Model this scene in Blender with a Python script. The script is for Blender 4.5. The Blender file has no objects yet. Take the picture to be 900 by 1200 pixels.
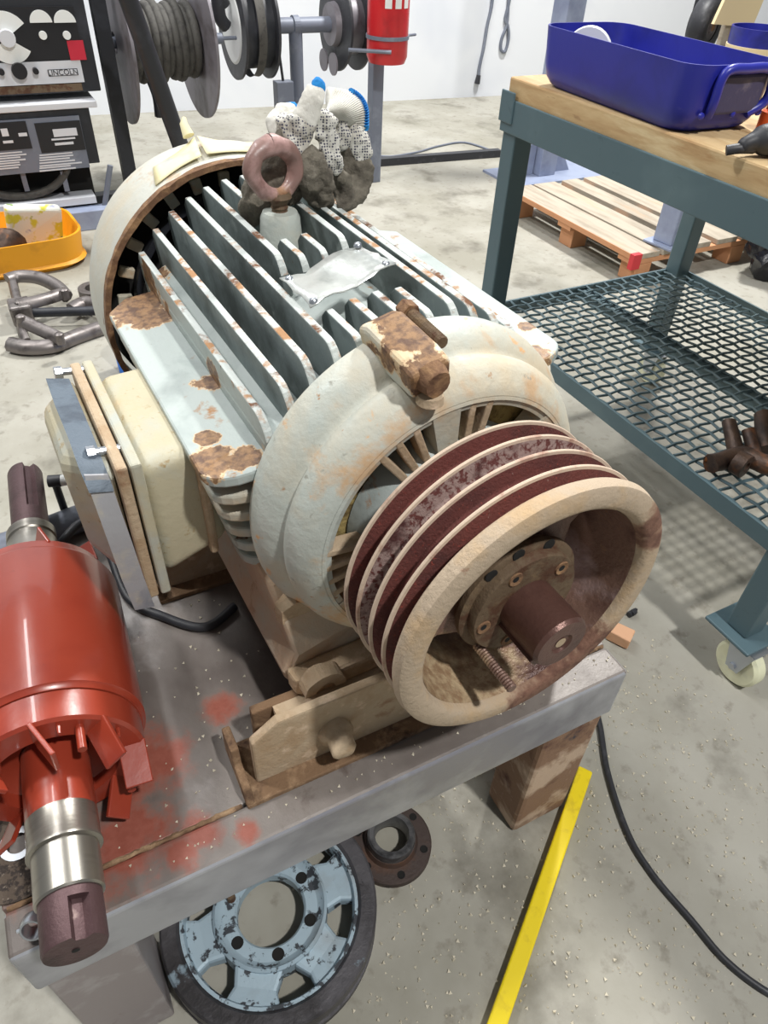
import bpy, bmesh, math, random
from mathutils import Vector, Matrix, Euler
random.seed(7)
import mathutils.noise
mathutils.noise.seed_set(4)
PI = math.pi
S = bpy.context.scene
COL = S.collection
# ------------------------------------------------------------------ camera
F = 829.0
CAMH = 1.20
_n = Vector((-50, 934, F)).normalized()
_Z = -_n
_d = Vector((-576, -767, F)); _d = (_d - _d.dot(_n) * _n).normalized()
_X = _d.cross(_Z)
if _X.x < 0: _X = -_X
RW = Matrix((_X, _d, _Z))            # camera (x right, y down, z forward) -> world
C = Vector((0, 0, CAMH))
cam = bpy.data.cameras.new('camera'); camo = bpy.data.objects.new('camera', cam); COL.objects.link(camo)
cam.sensor_fit = 'HORIZONTAL'; cam.sensor_width = 36.0; cam.lens = F / 900.0 * 36.0
cam.clip_start = 0.02; cam.clip_end = 60
m = Matrix.Identity(4)
right = RW @ Vector((1, 0, 0)); up = RW @ Vector((0, -1, 0)); back = RW @ Vector((0, 0, -1))
for i in range(3):
    m[i][0] = right[i]; m[i][1] = up[i]; m[i][2] = back[i]; m[i][3] = C[i]
camo.matrix_world = m
S.camera = camo
def ray(px, py): return RW @ Vector((px - 450, py - 600, F))
def onz(px, py, z): r = ray(px, py); return C + r * ((z - C.z) / r.z)
def ony(px, py, y): r = ray(px, py); return C + r * ((y - C.y) / r.y)
def onx(px, py, x): r = ray(px, py); return C + r * ((x - C.x) / r.x)
# ------------------------------------------------------------------ light
S.view_settings.view_transform = 'Standard'; S.view_settings.look = 'None'
S.view_settings.gamma = 1; S.view_settings.use_curve_mapping = False
S.view_settings.exposure = 0.0
W = bpy.data.worlds.new('hall_ambient'); S.world = W; W.use_nodes = True
W.node_tree.nodes['Background'].inputs[0].default_value = (0.93, 0.97, 1.0, 1)
W.node_tree.nodes['Background'].inputs[1].default_value = 0.19
def lamp(name, loc, tgt, size, power, col=(1, 1, 1)):
    l = bpy.data.lights.new(name, 'AREA'); l.shape = 'DISK'; l.size = size; l.energy = power; l.color = col
    o = bpy.data.objects.new(name, l); COL.objects.link(o); o.location = loc
    o.rotation_euler = (Vector(tgt) - Vector(loc)).to_track_quat('-Z', 'Y').to_euler()
lamp('high_bay_lamp', (1.0, -1.7, 4.6), (0.6, 0.6, 0.4), 0.24, 175, (1, 0.985, 0.955))
lamp('high_bay_lamp', (-2.2, 2.6, 4.8), (0.2, 2.0, 0.4), 0.5, 110, (1, 0.99, 0.96))
lamp('high_bay_lamp', (3.4, 3.2, 4.8), (2.4, 3.0, 0.0), 0.5, 340, (1, 0.99, 0.96))
l_ = bpy.data.lights.new('strip_lamp', 'AREA'); l_.shape = 'RECTANGLE'; l_.size = .28; l_.size_y = 4.5; l_.energy = 120
o_ = bpy.data.objects.new('strip_lamp', l_); COL.objects.link(o_); o_.location = (-.55, 3.9, 4.6)
# ------------------------------------------------------------------ materials
def lin(c):
    return tuple(((v / 255.0) / 12.92 if v / 255.0 <= 0.04045 else ((v / 255.0 + 0.055) / 1.055) ** 2.4) for v in c) + (1,)
MATS = {}
def mat(name, base, rough=0.6, metal=0.0, patches=(), bump=0.0, bscale=60, coat=0.0, stretch=None, spots=(), spotc=((150, 116, 82), (98, 72, 56), (206, 178, 142)), soft=0.0):
    """patches: (rgb, scale, lo, hi, detail, seed, rough)"""
    if name in MATS: return MATS[name]
    M = bpy.data.materials.new(name); M.use_nodes = True
    nt = M.node_tree; N = nt.nodes; L = nt.links
    B = N['Principled BSDF']
    B.inputs['Roughness'].default_value = rough; B.inputs['Metallic'].default_value = metal
    B.inputs['Coat Weight'].default_value = coat
    tc = N.new('ShaderNodeTexCoord'); co = tc.outputs['Object']
    if stretch:
        mp = N.new('ShaderNodeMapping'); mp.inputs['Scale'].default_value = stretch
        L.new(co, mp.inputs['Vector']); co = mp.outputs['Vector']
    def noise(scale, detail, seed, dist=0.0):
        n = N.new('ShaderNodeTexNoise'); n.noise_dimensions = '4D'
        n.inputs['Scale'].default_value = scale; n.inputs['Detail'].default_value = detail
        n.inputs['W'].default_value = seed * 3.17; n.inputs['Roughness'].default_value = 0.62
        n.inputs['Distortion'].default_value = dist
        L.new(co, n.inputs['Vector']); return n.outputs['Fac']
    cur = None; curR = None
    for i, p in enumerate(patches):
        rgb, sc, lo, hi, det, seed = p[:6]; rr = p[6] if len(p) > 6 else rough
        f = noise(sc, det, seed, 0.3)
        mr = N.new('ShaderNodeMapRange'); mr.inputs['From Min'].default_value = lo; mr.inputs['From Max'].default_value = hi
        L.new(f, mr.inputs['Value'])
        mx = N.new('ShaderNodeMix'); mx.data_type = 'RGBA'
        L.new(mr.outputs[0], mx.inputs[0])
        if cur is None: mx.inputs[6].default_value = lin(base)
        else: L.new(cur, mx.inputs[6])
        mx.inputs[7].default_value = lin(rgb)
        cur = mx.outputs[2]
        mm = N.new('ShaderNodeMix'); L.new(mr.outputs[0], mm.inputs[0])
        if curR is None: mm.inputs[2].default_value = rough
        else: L.new(curR, mm.inputs[2])
        mm.inputs[3].default_value = rr; curR = mm.outputs[0]
    if spots:
        acc = None
        wob = noise(38, 7, 41); wob2 = noise(90, 5, 43)
        for (sx, sy, sz, sr) in spots:
            vd = N.new('ShaderNodeVectorMath'); vd.operation = 'DISTANCE'; L.new(co, vd.inputs[0]); vd.inputs[1].default_value = (sx, sy, sz)
            dv = N.new('ShaderNodeMath'); dv.operation = 'DIVIDE'; L.new(vd.outputs['Value'], dv.inputs[0]); dv.inputs[1].default_value = sr
            if acc is None: acc = dv.outputs[0]
            else:
                mn = N.new('ShaderNodeMath'); mn.operation = 'MINIMUM'; L.new(acc, mn.inputs[0]); L.new(dv.outputs[0], mn.inputs[1]); acc = mn.outputs[0]
        ad = N.new('ShaderNodeMath'); ad.operation = 'MULTIPLY_ADD'; L.new(wob, ad.inputs[0]); ad.inputs[1].default_value = 2.6; L.new(acc, ad.inputs[2])
        for (lo, hi, kind) in ((2.36 + soft, 2.30 - soft, 0), (2.26 + soft * .6, 2.20 - soft, 1)):
            mr = N.new('ShaderNodeMapRange'); mr.inputs[1].default_value = lo; mr.inputs[2].default_value = hi; L.new(ad.outputs[0], mr.inputs[0])
            mx = N.new('ShaderNodeMix'); mx.data_type = 'RGBA'; L.new(mr.outputs[0], mx.inputs[0])
            if cur is None: mx.inputs[6].default_value = lin(base)
            else: L.new(cur, mx.inputs[6])
            if kind == 0: mx.inputs[7].default_value = lin(spotc[2])
            else:
                cr = N.new('ShaderNodeMix'); cr.data_type = 'RGBA'; cr.inputs[6].default_value = lin(spotc[0]); cr.inputs[7].default_value = lin(spotc[1])
                m3 = N.new('ShaderNodeMapRange'); m3.inputs[1].default_value = .42; m3.inputs[2].default_value = .6; L.new(wob2, m3.inputs[0]); L.new(m3.outputs[0], cr.inputs[0])
                L.new(cr.outputs[2], mx.inputs[7])
            cur = mx.outputs[2]
        if curR is None:
            vv = N.new('ShaderNodeValue'); vv.outputs[0].default_value = rough; curR = vv.outputs[0]
    if cur is None: B.inputs['Base Color'].default_value = lin(base)
    else: L.new(cur, B.inputs['Base Color']); L.new(curR, B.inputs['Roughness'])
    if bump:
        bp = N.new('ShaderNodeBump'); bp.inputs['Strength'].default_value = bump; bp.inputs['Distance'].default_value = 0.004
        L.new(noise(bscale, 6, 5), bp.inputs['Height']); L.new(bp.outputs[0], B.inputs['Normal'])
    MATS[name] = M
    return M
RUST = (112, 78, 56); RUSTL = (166, 126, 90); TAN = (196, 172, 140); TAND = (150, 124, 94); BROWN = (74, 46, 38)
m_paint = mat('motor_paint', (176, 184, 178), .5, 0, [(TAN, 9, .5, .66, 4, 1, .85), ((205, 178, 140), 26, .58, .68, 5, 2, .9), (RUST, 13, .64, .68, 6, 3, .95)], .35, 70)
m_fin = mat('fin_paint', (174, 183, 180), .45, 0, [((150, 160, 158), 14, .5, .7, 4, 4), (RUSTL, 22, .62, .68, 6, 5, .9), (RUST, 16, .66, .70, 6, 6, .95)], .25, 80, spots=[(-.21, .165, .085, .026), (-.18, .148, .085, .02), (-.20, .20, .088, .014), (-.16, .30, .10, .022), (-.155, .56, .11, .034), (-.19, .54, .09, .042), (-.175, .49, .09, .026), (.18, .14, .09, .022), (.215, .2, .09, .012)])
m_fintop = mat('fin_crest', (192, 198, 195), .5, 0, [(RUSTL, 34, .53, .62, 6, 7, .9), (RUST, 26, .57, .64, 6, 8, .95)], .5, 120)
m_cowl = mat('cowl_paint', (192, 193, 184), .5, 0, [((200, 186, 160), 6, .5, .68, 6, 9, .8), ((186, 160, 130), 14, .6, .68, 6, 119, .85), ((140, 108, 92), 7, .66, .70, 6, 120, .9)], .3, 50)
m_flank = mat('fin_flank_shade', (134, 145, 145), .6, 0, [((88, 96, 94), 9, .42, .62, 5, 4), ((150, 158, 154), 20, .62, .74, 4, 115), (RUST, 18, .68, .72, 6, 6, .95)], .25, 80)  # shade between the fins painted into the flank colour, with real rust patches
m_bell = mat('bell_paint', (186, 192, 185), .42, 0, [((200, 184, 156), 5, .44, .64, 6, 9, .8), ((196, 166, 132), 14, .56, .66, 6, 19, .85), ((214, 168, 120), 24, .62, .68, 5, 10, .85), ((150, 150, 140), 60, .64, .72, 4, 12, .7), (RUSTL, 34, .66, .70, 6, 11, .9)], .55, 48)
m_footp = mat('foot_paint', (188, 184, 168), .7, 0, [((196, 170, 144), 7, .40, .56, 6, 113, .9), ((166, 130, 104), 26, .58, .68, 6, 114, .95)], .6, 60)
m_lug = mat('lug_paint', (198, 200, 190), .6, 0, [((206, 186, 152), 12, .44, .62, 5, 9, .8)], .5, 90, spots=[(-.04, .08, .21, .03), (-.035, .11, .214, .035), (-.05, .03, .195, .024)])
m_dust = mat('caked_dust', (182, 162, 136), .9, 0, [((168, 142, 112), 22, .45, .65, 6, 13), ((214, 190, 164), 40, .55, .7, 5, 14), ((140, 104, 76), 18, .62, .72, 6, 15)], .6, 110)
m_rust = mat('heavy_rust', (116, 86, 64), .95, 0, [((156, 122, 88), 50, .45, .65, 6, 16), ((74, 44, 32), 36, .56, .7, 6, 17)], .9, 90)
m_railrust = mat('rail_rust', (124, 98, 74), .95, 0, [((168, 140, 110), 30, .5, .64, 6, 16), ((66, 46, 38), 22, .54, .66, 6, 17)], .8, 90)
m_boxpaint = mat('terminal_box_paint', (182, 174, 148), .55, 0, [((172, 175, 166), 8, .46, .6, 5, 18), ((160, 138, 100), 90, .6, .7, 4, 19, .9), ((192, 166, 128), 10, .56, .7, 6, 20)], .3, 90)
m_sheave = mat('sheave_rim', (180, 162, 140), .85, 0, [((186, 158, 122), 18, .5, .7, 5, 21), ((150, 106, 84), 40, .66, .74, 6, 22)], .6, 130, spots=[(.12, -.12, .075, .026), (.13, -.12, .05, .018), (.105, -.118, -.10, .03), (.07, -.118, -.128, .034), (.03, -.118, -.142, .03), (.0, -.114, -.145, .018)], spotc=((128, 94, 78), (104, 72, 60), (168, 138, 114)), soft=.25)
m_ridge = mat('sheave_ridge', (200, 180, 160), .7, 0, [((160, 120, 104), 30, .55, .7, 5, 23)], .2, 120)
m_groove = mat('sheave_groove', (104, 54, 48), .85, 0, [((76, 42, 40), 8, .45, .6, 4, 24), ((136, 60, 50), 260, .6, .68, 3, 25), ((150, 120, 112), 300, .66, .72, 3, 26)], .7, 300)
m_groove2 = mat('sheave_groove_worn', (150, 128, 122), .8, 0, [((96, 50, 46), 160, .48, .58, 4, 27), ((74, 38, 36), 20, .58, .66, 4, 28)], .7, 260)
m_inner = mat('sheave_inside', (124, 96, 84), .36, .15, [((82, 54, 50), 9, .45, .62, 5, 29, .35), ((150, 118, 96), 60, .6, .7, 5, 30, .7), ((170, 150, 150), 7, .60, .72, 5, 31, .25)], .5, 140, spots=[(-.08, -.09, -.085, .05), (-.05, -.085, -.105, .05), (-.02, -.09, -.115, .04), (-.1, -.1, -.06, .04)], spotc=((186, 164, 132), (150, 122, 94), (140, 110, 90)), soft=.3)
m_hub = mat('hub_rust', (104, 86, 66), .75, .1, [((84, 54, 36), 40, .48, .6, 6, 32), ((140, 116, 84), 16, .56, .7, 4, 33)], .5, 150)
m_shaft = mat('shaft_brown', (104, 74, 66), .34, .4, [((60, 38, 36), 12, .45, .65, 5, 34), ((200, 180, 160), 240, .72, .75, 3, 35)], .2, 200)
m_dark = mat('dark_void', (22, 21, 20), .9)
TX0, TX1, TY0, TY1, ZT = -.197, .597, .352, 1.0, .40
def _ts(px, py, r): q = onz(px, py, ZT); return (q.x - (TX0 + TX1) / 2, q.y - (TY0 + TY1) / 2, ZT, r)
m_steel = mat('table_steel', (128, 121, 116), .42, .1, [((94, 86, 82), 3.2, .44, .62, 5, 36, .5), ((156, 152, 150), 7, .58, .75, 5, 37, .32), ((82, 68, 62), 16, .60, .72, 6, 39, .55)], .15, 140,
    spots=[_ts(258, 828, .022), _ts(160, 900, .05), _ts(190, 890, .03), _ts(235, 975, .024), _ts(150, 985, .05), _ts(90, 1030, .05), _ts(215, 1000, .02), _ts(290, 975, .014)], spotc=((152, 88, 74), (144, 80, 66), (138, 108, 98)), soft=.4)
m_apron = mat('apron_steel', (176, 178, 184), .38, .4, [((142, 142, 150), 5, .45, .6, 5, 40), ((198, 200, 206), 3, .55, .75, 4, 41), ((150, 116, 108), 14, .68, .74, 5, 42)], .08, 120)
m_leg = mat('leg_steel', (150, 142, 142), .5, .2, [((186, 182, 184), 8, .5, .65, 5, 43), ((110, 92, 88), 12, .6, .7, 5, 44)], .1, 120)
m_block = mat('rusted_block', (140, 110, 88), .85, 0, [((196, 172, 150), 12, .5, .6, 5, 45), ((84, 52, 44), 9, .54, .64, 6, 46), ((60, 58, 66), 14, .64, .7, 5, 47)], .5, 90)
m_red = mat('rotor_red', (150, 58, 40), .28, 0, [((132, 44, 32), 8, .5, .7, 4, 48), ((112, 50, 40), 30, .66, .74, 6, 49, .5)], .06, 60, coat=.3)
m_bright = mat('machined_steel', (156, 152, 144), .3, .85, [((110, 106, 100), 12, .5, .7, 5, 50, .4), ((70, 58, 50), 40, .66, .72, 5, 51, .6)], .05, 200, stretch=(.4, 3, .4))
m_darkst = mat('dark_shaft_steel', (92, 70, 72), .5, .5, [((60, 46, 46), 10, .48, .62, 5, 52), ((140, 120, 116), 40, .64, .72, 5, 53)], .25, 150)
m_alu = mat('plate_tin', (226, 230, 226), .3, .6, [((150, 156, 154), 16, .5, .7, 4, 54, .35), ((96, 84, 80), 9, .68, .72, 5, 55, .6)], .35, 26)
m_mauve = mat('eyebolt_tape', (138, 108, 101), .4, 0, [((188, 152, 148), 20, .5, .66, 5, 56), ((130, 96, 92), 30, .6, .7, 5, 57)], .3, 70, coat=.15, spots=[(-.017, .44, .216, .016), (-.035, .44, .222, .010)], spotc=((160, 122, 92), (120, 84, 64), (170, 138, 120)), soft=.2)
m_grn = mat('bench_paint', (84, 106, 114), .48, .1, [((98, 120, 126), 5, .5, .7, 3, 58), ((70, 90, 98), 30, .62, .75, 4, 59)], .05, 60)
m_wood = mat('bench_wood', (206, 178, 134), .75, 0, [((178, 142, 98), 9, .45, .65, 5, 60), ((222, 202, 160), 14, .55, .72, 4, 61), ((150, 116, 80), 24, .66, .74, 5, 62)], .2, 90, stretch=(3, .5, 3))
m_pallet = mat('pallet_wood', (178, 168, 152), .85, 0, [((156, 144, 128), 8, .45, .65, 5, 63), ((196, 164, 134), 5, .6, .74, 4, 64)], .25, 90, stretch=(4, .5, 4))
m_palside = mat('pallet_edge', (206, 150, 110), .85, 0, [((196, 140, 100), 10, .5, .7, 5, 65)], .2, 90)
m_blue = mat('blue_plastic', (38, 44, 150), .36, 0, [((28, 34, 118), 6, .45, .65, 4, 66), ((70, 74, 150), 14, .64, .76, 5, 67, .5)], .08, 60)
m_mud = mat('handle_grime', (62, 60, 92), .6, 0, [((110, 104, 120), 20, .55, .7, 5, 68)], .2, 80)
m_floor = None
m_wall = mat('wall_white', (226, 229, 234), .7, 0, [((214, 218, 226), 1.2, .45, .65, 3, 69)], .02, 30)
m_yel = mat('yellow_paint', (240, 214, 24), .45, 0, [((214, 186, 30), 30, .55, .7, 5, 70), ((64, 56, 30), 90, .70, .73, 5, 71), ((232, 232, 220), 18, .72, .75, 5, 72)], .08, 80)
m_blk = mat('black_rubber', (46, 47, 52), .5, 0, [((70, 71, 76), 30, .55, .7, 4, 73)], .1, 80)
m_blkpaint = mat('black_paint', (34, 36, 42), .5, 0, [((52, 54, 62), 9, .5, .7, 4, 74)], .05, 60)
m_bluegrey = mat('blue_grey_steel', (150, 160, 184), .5, .1, [((128, 138, 164), 6, .5, .7, 4, 75)], .04, 60)
m_greyst = mat('grey_stand_paint', (112, 118, 132), .5, .1, [((134, 140, 152), 10, .5, .7, 4, 76)], .05, 60)
m_ext = mat('extinguisher_red', (198, 34, 40), .35, 0, [((172, 28, 36), 8, .5, .7, 3, 77)], .0, 60, coat=.2)
m_white = mat('white_plastic', (226, 228, 226), .45)
m_wheelbl = mat('wheel_chipped_blue', (164, 184, 196), .55, .1, [((150, 160, 166), 10, .5, .65, 4, 78), ((60, 64, 70), 55, .53, .57, 8, 79, .6)], .3, 60)
m_wheelrim = mat('wheel_dark_rim', (92, 90, 94), .5, .4, [((60, 58, 60), 12, .45, .62, 6, 80), ((140, 158, 170), 16, .66, .70, 6, 81), ((34, 32, 32), 40, .66, .72, 5, 82)], .4, 90)
m_flange = mat('flange_rust', (70, 58, 54), .6, .2, [((96, 66, 48), 9, .5, .65, 5, 83), ((44, 40, 40), 20, .6, .7, 5, 84)], .3, 120)
m_flangetop = mat('flange_collar', (120, 120, 122), .42, .6, [((70, 70, 72), 22, .5, .65, 5, 85)], .2, 150)
m_disc = mat('abrasive_disc', (92, 80, 70), .9, 0, [((60, 52, 48), 120, .48, .55, 3, 86), ((140, 128, 116), 160, .6, .66, 3, 87)], .8, 220)
m_cuff = mat('glove_white_knit', (216, 214, 206), .95, 0, [((196, 192, 182), 26, .5, .7, 4, 88)], .4, 160)
m_gdirty = mat('glove_grey_dirty', (122, 116, 104), .97, 0, [((84, 78, 70), 30, .45, .65, 5, 89), ((140, 134, 122), 60, .6, .72, 4, 90)], .7, 260)
m_hem = mat('glove_blue_hem', (38, 140, 214), .85, 0, [((28, 118, 190), 60, .5, .7, 3, 91)], .4, 200)
m_tub = mat('tub_orange_yellow', (232, 160, 26), .5, 0, [((214, 146, 24), 8, .55, .7, 4, 92)], .05, 60)
m_forge = mat('forged_steel', (128, 122, 120), .42, .7, [((84, 78, 76), 14, .5, .65, 5, 93), ((160, 156, 152), 8, .62, .75, 4, 94)], .1, 90)
m_rag = mat('printed_bag', (222, 224, 216), .7, 0, [((206, 202, 70), 14, .54, .6, 3, 95), ((120, 150, 80), 18, .63, .67, 3, 96), ((168, 172, 196), 22, .64, .7, 3, 97)], .3, 40)
m_masktape = mat('masking_tape', (230, 222, 182), .8, 0, [((222, 206, 146), 20, .5, .7, 4, 98)], .2, 60)
m_bluelid = mat('bright_blue', (30, 124, 232), .5)
m_caster = mat('caster_nylon', (232, 232, 200), .5, 0, [((214, 214, 190), 20, .5, .7, 3, 99)])
m_zinc = mat('zinc', (190, 196, 204), .3, .85)
m_lead = mat('lead_tape_dark', (92, 104, 116), .55, .1, [((70, 80, 92), 26, .5, .65, 6, 100), ((150, 156, 160), 16, .66, .74, 4, 101)], .6, 60)
m_lead2 = mat('lead_tape_pale', (160, 160, 164), .5, .15, [((186, 178, 160), 14, .5, .64, 5, 102), ((122, 126, 136), 9, .58, .7, 5, 103)], .3, 50)
m_chunk = mat('fresh_wood', (224, 176, 140), .8, 0, [((206, 150, 110), 12, .5, .7, 4, 104)])
m_scrap = mat('oily_scrap', (86, 68, 58), .5, .4, [((140, 90, 56), 10, .58, .66, 4, 105), ((52, 44, 42), 14, .5, .65, 5, 106)], .5, 90)
m_wool = mat('insulation', (172, 152, 96), .95, 0, [((110, 92, 56), 60, .45, .6, 5, 107)], .8, 120)
m_bag = mat('black_bag', (26, 27, 34), .25, 0, [((44, 46, 58), 10, .5, .7, 4, 108)], .6, 24)
m_cable = mat('cable_wound', (74, 72, 68), .7, 0, [((54, 52, 50), 40, .5, .65, 4, 109)], .2, 90)
m_reel = mat('reel_disc', (128, 124, 130), .5, .3, [((96, 90, 92), 6, .5, .65, 4, 110)], .05, 60)
m_panelw = mat('panel_white', (206, 208, 214), .5)
m_redtag = mat('red_tag', (190, 36, 58), .5)
m_knob = mat('knob_black', (28, 28, 32), .4)
m_redpaint = mat('red_spray', (206, 60, 66), .7)
m_grit = mat('grit', (206, 198, 178), .8)
m_cream = mat('cream_card', (226, 206, 164), .8)
m_orange = mat('orange_plastic', (226, 96, 40), .5)
def floor_material():
    M = bpy.data.materials.new('concrete_floor'); M.use_nodes = True
    nt = M.node_tree; N = nt.nodes; L = nt.links; B = N['Principled BSDF']
    tc = N.new('ShaderNodeTexCoord'); co = tc.outputs['Object']
    def noise(s, d, w, r=.6):
        n = N.new('ShaderNodeTexNoise'); n.noise_dimensions = '4D'; n.inputs['Scale'].default_value = s
        n.inputs['Detail'].default_value = d; n.inputs['W'].default_value = w; n.inputs['Roughness'].default_value = r
        L.new(co, n.inputs['Vector']); return n.outputs['Fac']
    cur = None
    base = lin((166, 163, 153))
    for rgb, s, d, w, lo, hi, k in [((146, 143, 131), 2.2, 6, 1, .42, .62, 1), ((174, 172, 163), 3.4, 5, 2, .5, .7, .7), ((106, 102, 92), 4.5, 7, 3, .54, .68, .75), ((112, 105, 92), 26, 6, 4, .56, .70, .6), ((206, 200, 186), 160, 3, 5, .70, .73, .9), ((84, 78, 70), 110, 3, 6, .72, .76, .8)]:
        mr = N.new('ShaderNodeMapRange'); mr.inputs[1].default_value = lo; mr.inputs[2].default_value = hi; mr.inputs[4].default_value = k
        L.new(noise(s, d, w), mr.inputs[0])
        mx = N.new('ShaderNodeMix'); mx.data_type = 'RGBA'; L.new(mr.outputs[0], mx.inputs[0])
        if cur is None: mx.inputs[6].default_value = base
        else: L.new(cur, mx.inputs[6])
        mx.inputs[7].default_value = lin(rgb); cur = mx.outputs[2]
    L.new(cur, B.inputs['Base Color']); B.inputs['Roughness'].default_value = .8; B.inputs['Specular IOR Level'].default_value = .3
    bp = N.new('ShaderNodeBump'); bp.inputs['Strength'].default_value = .12; bp.inputs['Distance'].default_value = .003
    L.new(noise(60, 6, 9), bp.inputs['Height']); L.new(bp.outputs[0], B.inputs['Normal'])
    return M
m_floor = floor_material()
def dotted_material():
    M = bpy.data.materials.new('glove_dotted_knit'); M.use_nodes = True
    nt = M.node_tree; N = nt.nodes; L = nt.links; B = N['Principled BSDF']
    tc = N.new('ShaderNodeTexCoord')
    v = N.new('ShaderNodeTexVoronoi'); v.inputs['Scale'].default_value = 300; v.inputs['Randomness'].default_value = .25
    L.new(tc.outputs['Object'], v.inputs['Vector'])
    mr = N.new('ShaderNodeMapRange'); mr.inputs[1].default_value = .34; mr.inputs[2].default_value = .42; mr.inputs[3].default_value = 1; mr.inputs[4].default_value = 0
    L.new(v.outputs['Distance'], mr.inputs[0])
    n = N.new('ShaderNodeTexNoise'); n.inputs['Scale'].default_value = 22; n.inputs['Detail'].default_value = 4
    L.new(tc.outputs['Object'], n.inputs['Vector'])
    m1 = N.new('ShaderNodeMix'); m1.data_type = 'RGBA'; m1.inputs[6].default_value = lin((208, 206, 198)); m1.inputs[7].default_value = lin((160, 154, 142))
    r1 = N.new('ShaderNodeMapRange'); r1.inputs[1].default_value = .48; r1.inputs[2].default_value = .66; L.new(n.outputs['Fac'], r1.inputs[0]); L.new(r1.outputs[0], m1.inputs[0])
    m2 = N.new('ShaderNodeMix'); m2.data_type = 'RGBA'; L.new(mr.outputs[0], m2.inputs[0]); L.new(m1.outputs[2], m2.inputs[6]); m2.inputs[7].default_value = lin((66, 66, 84))
    L.new(m2.outputs[2], B.inputs['Base Color']); B.inputs['Roughness'].default_value = .95
    return M
m_dots = dotted_material()
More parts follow.
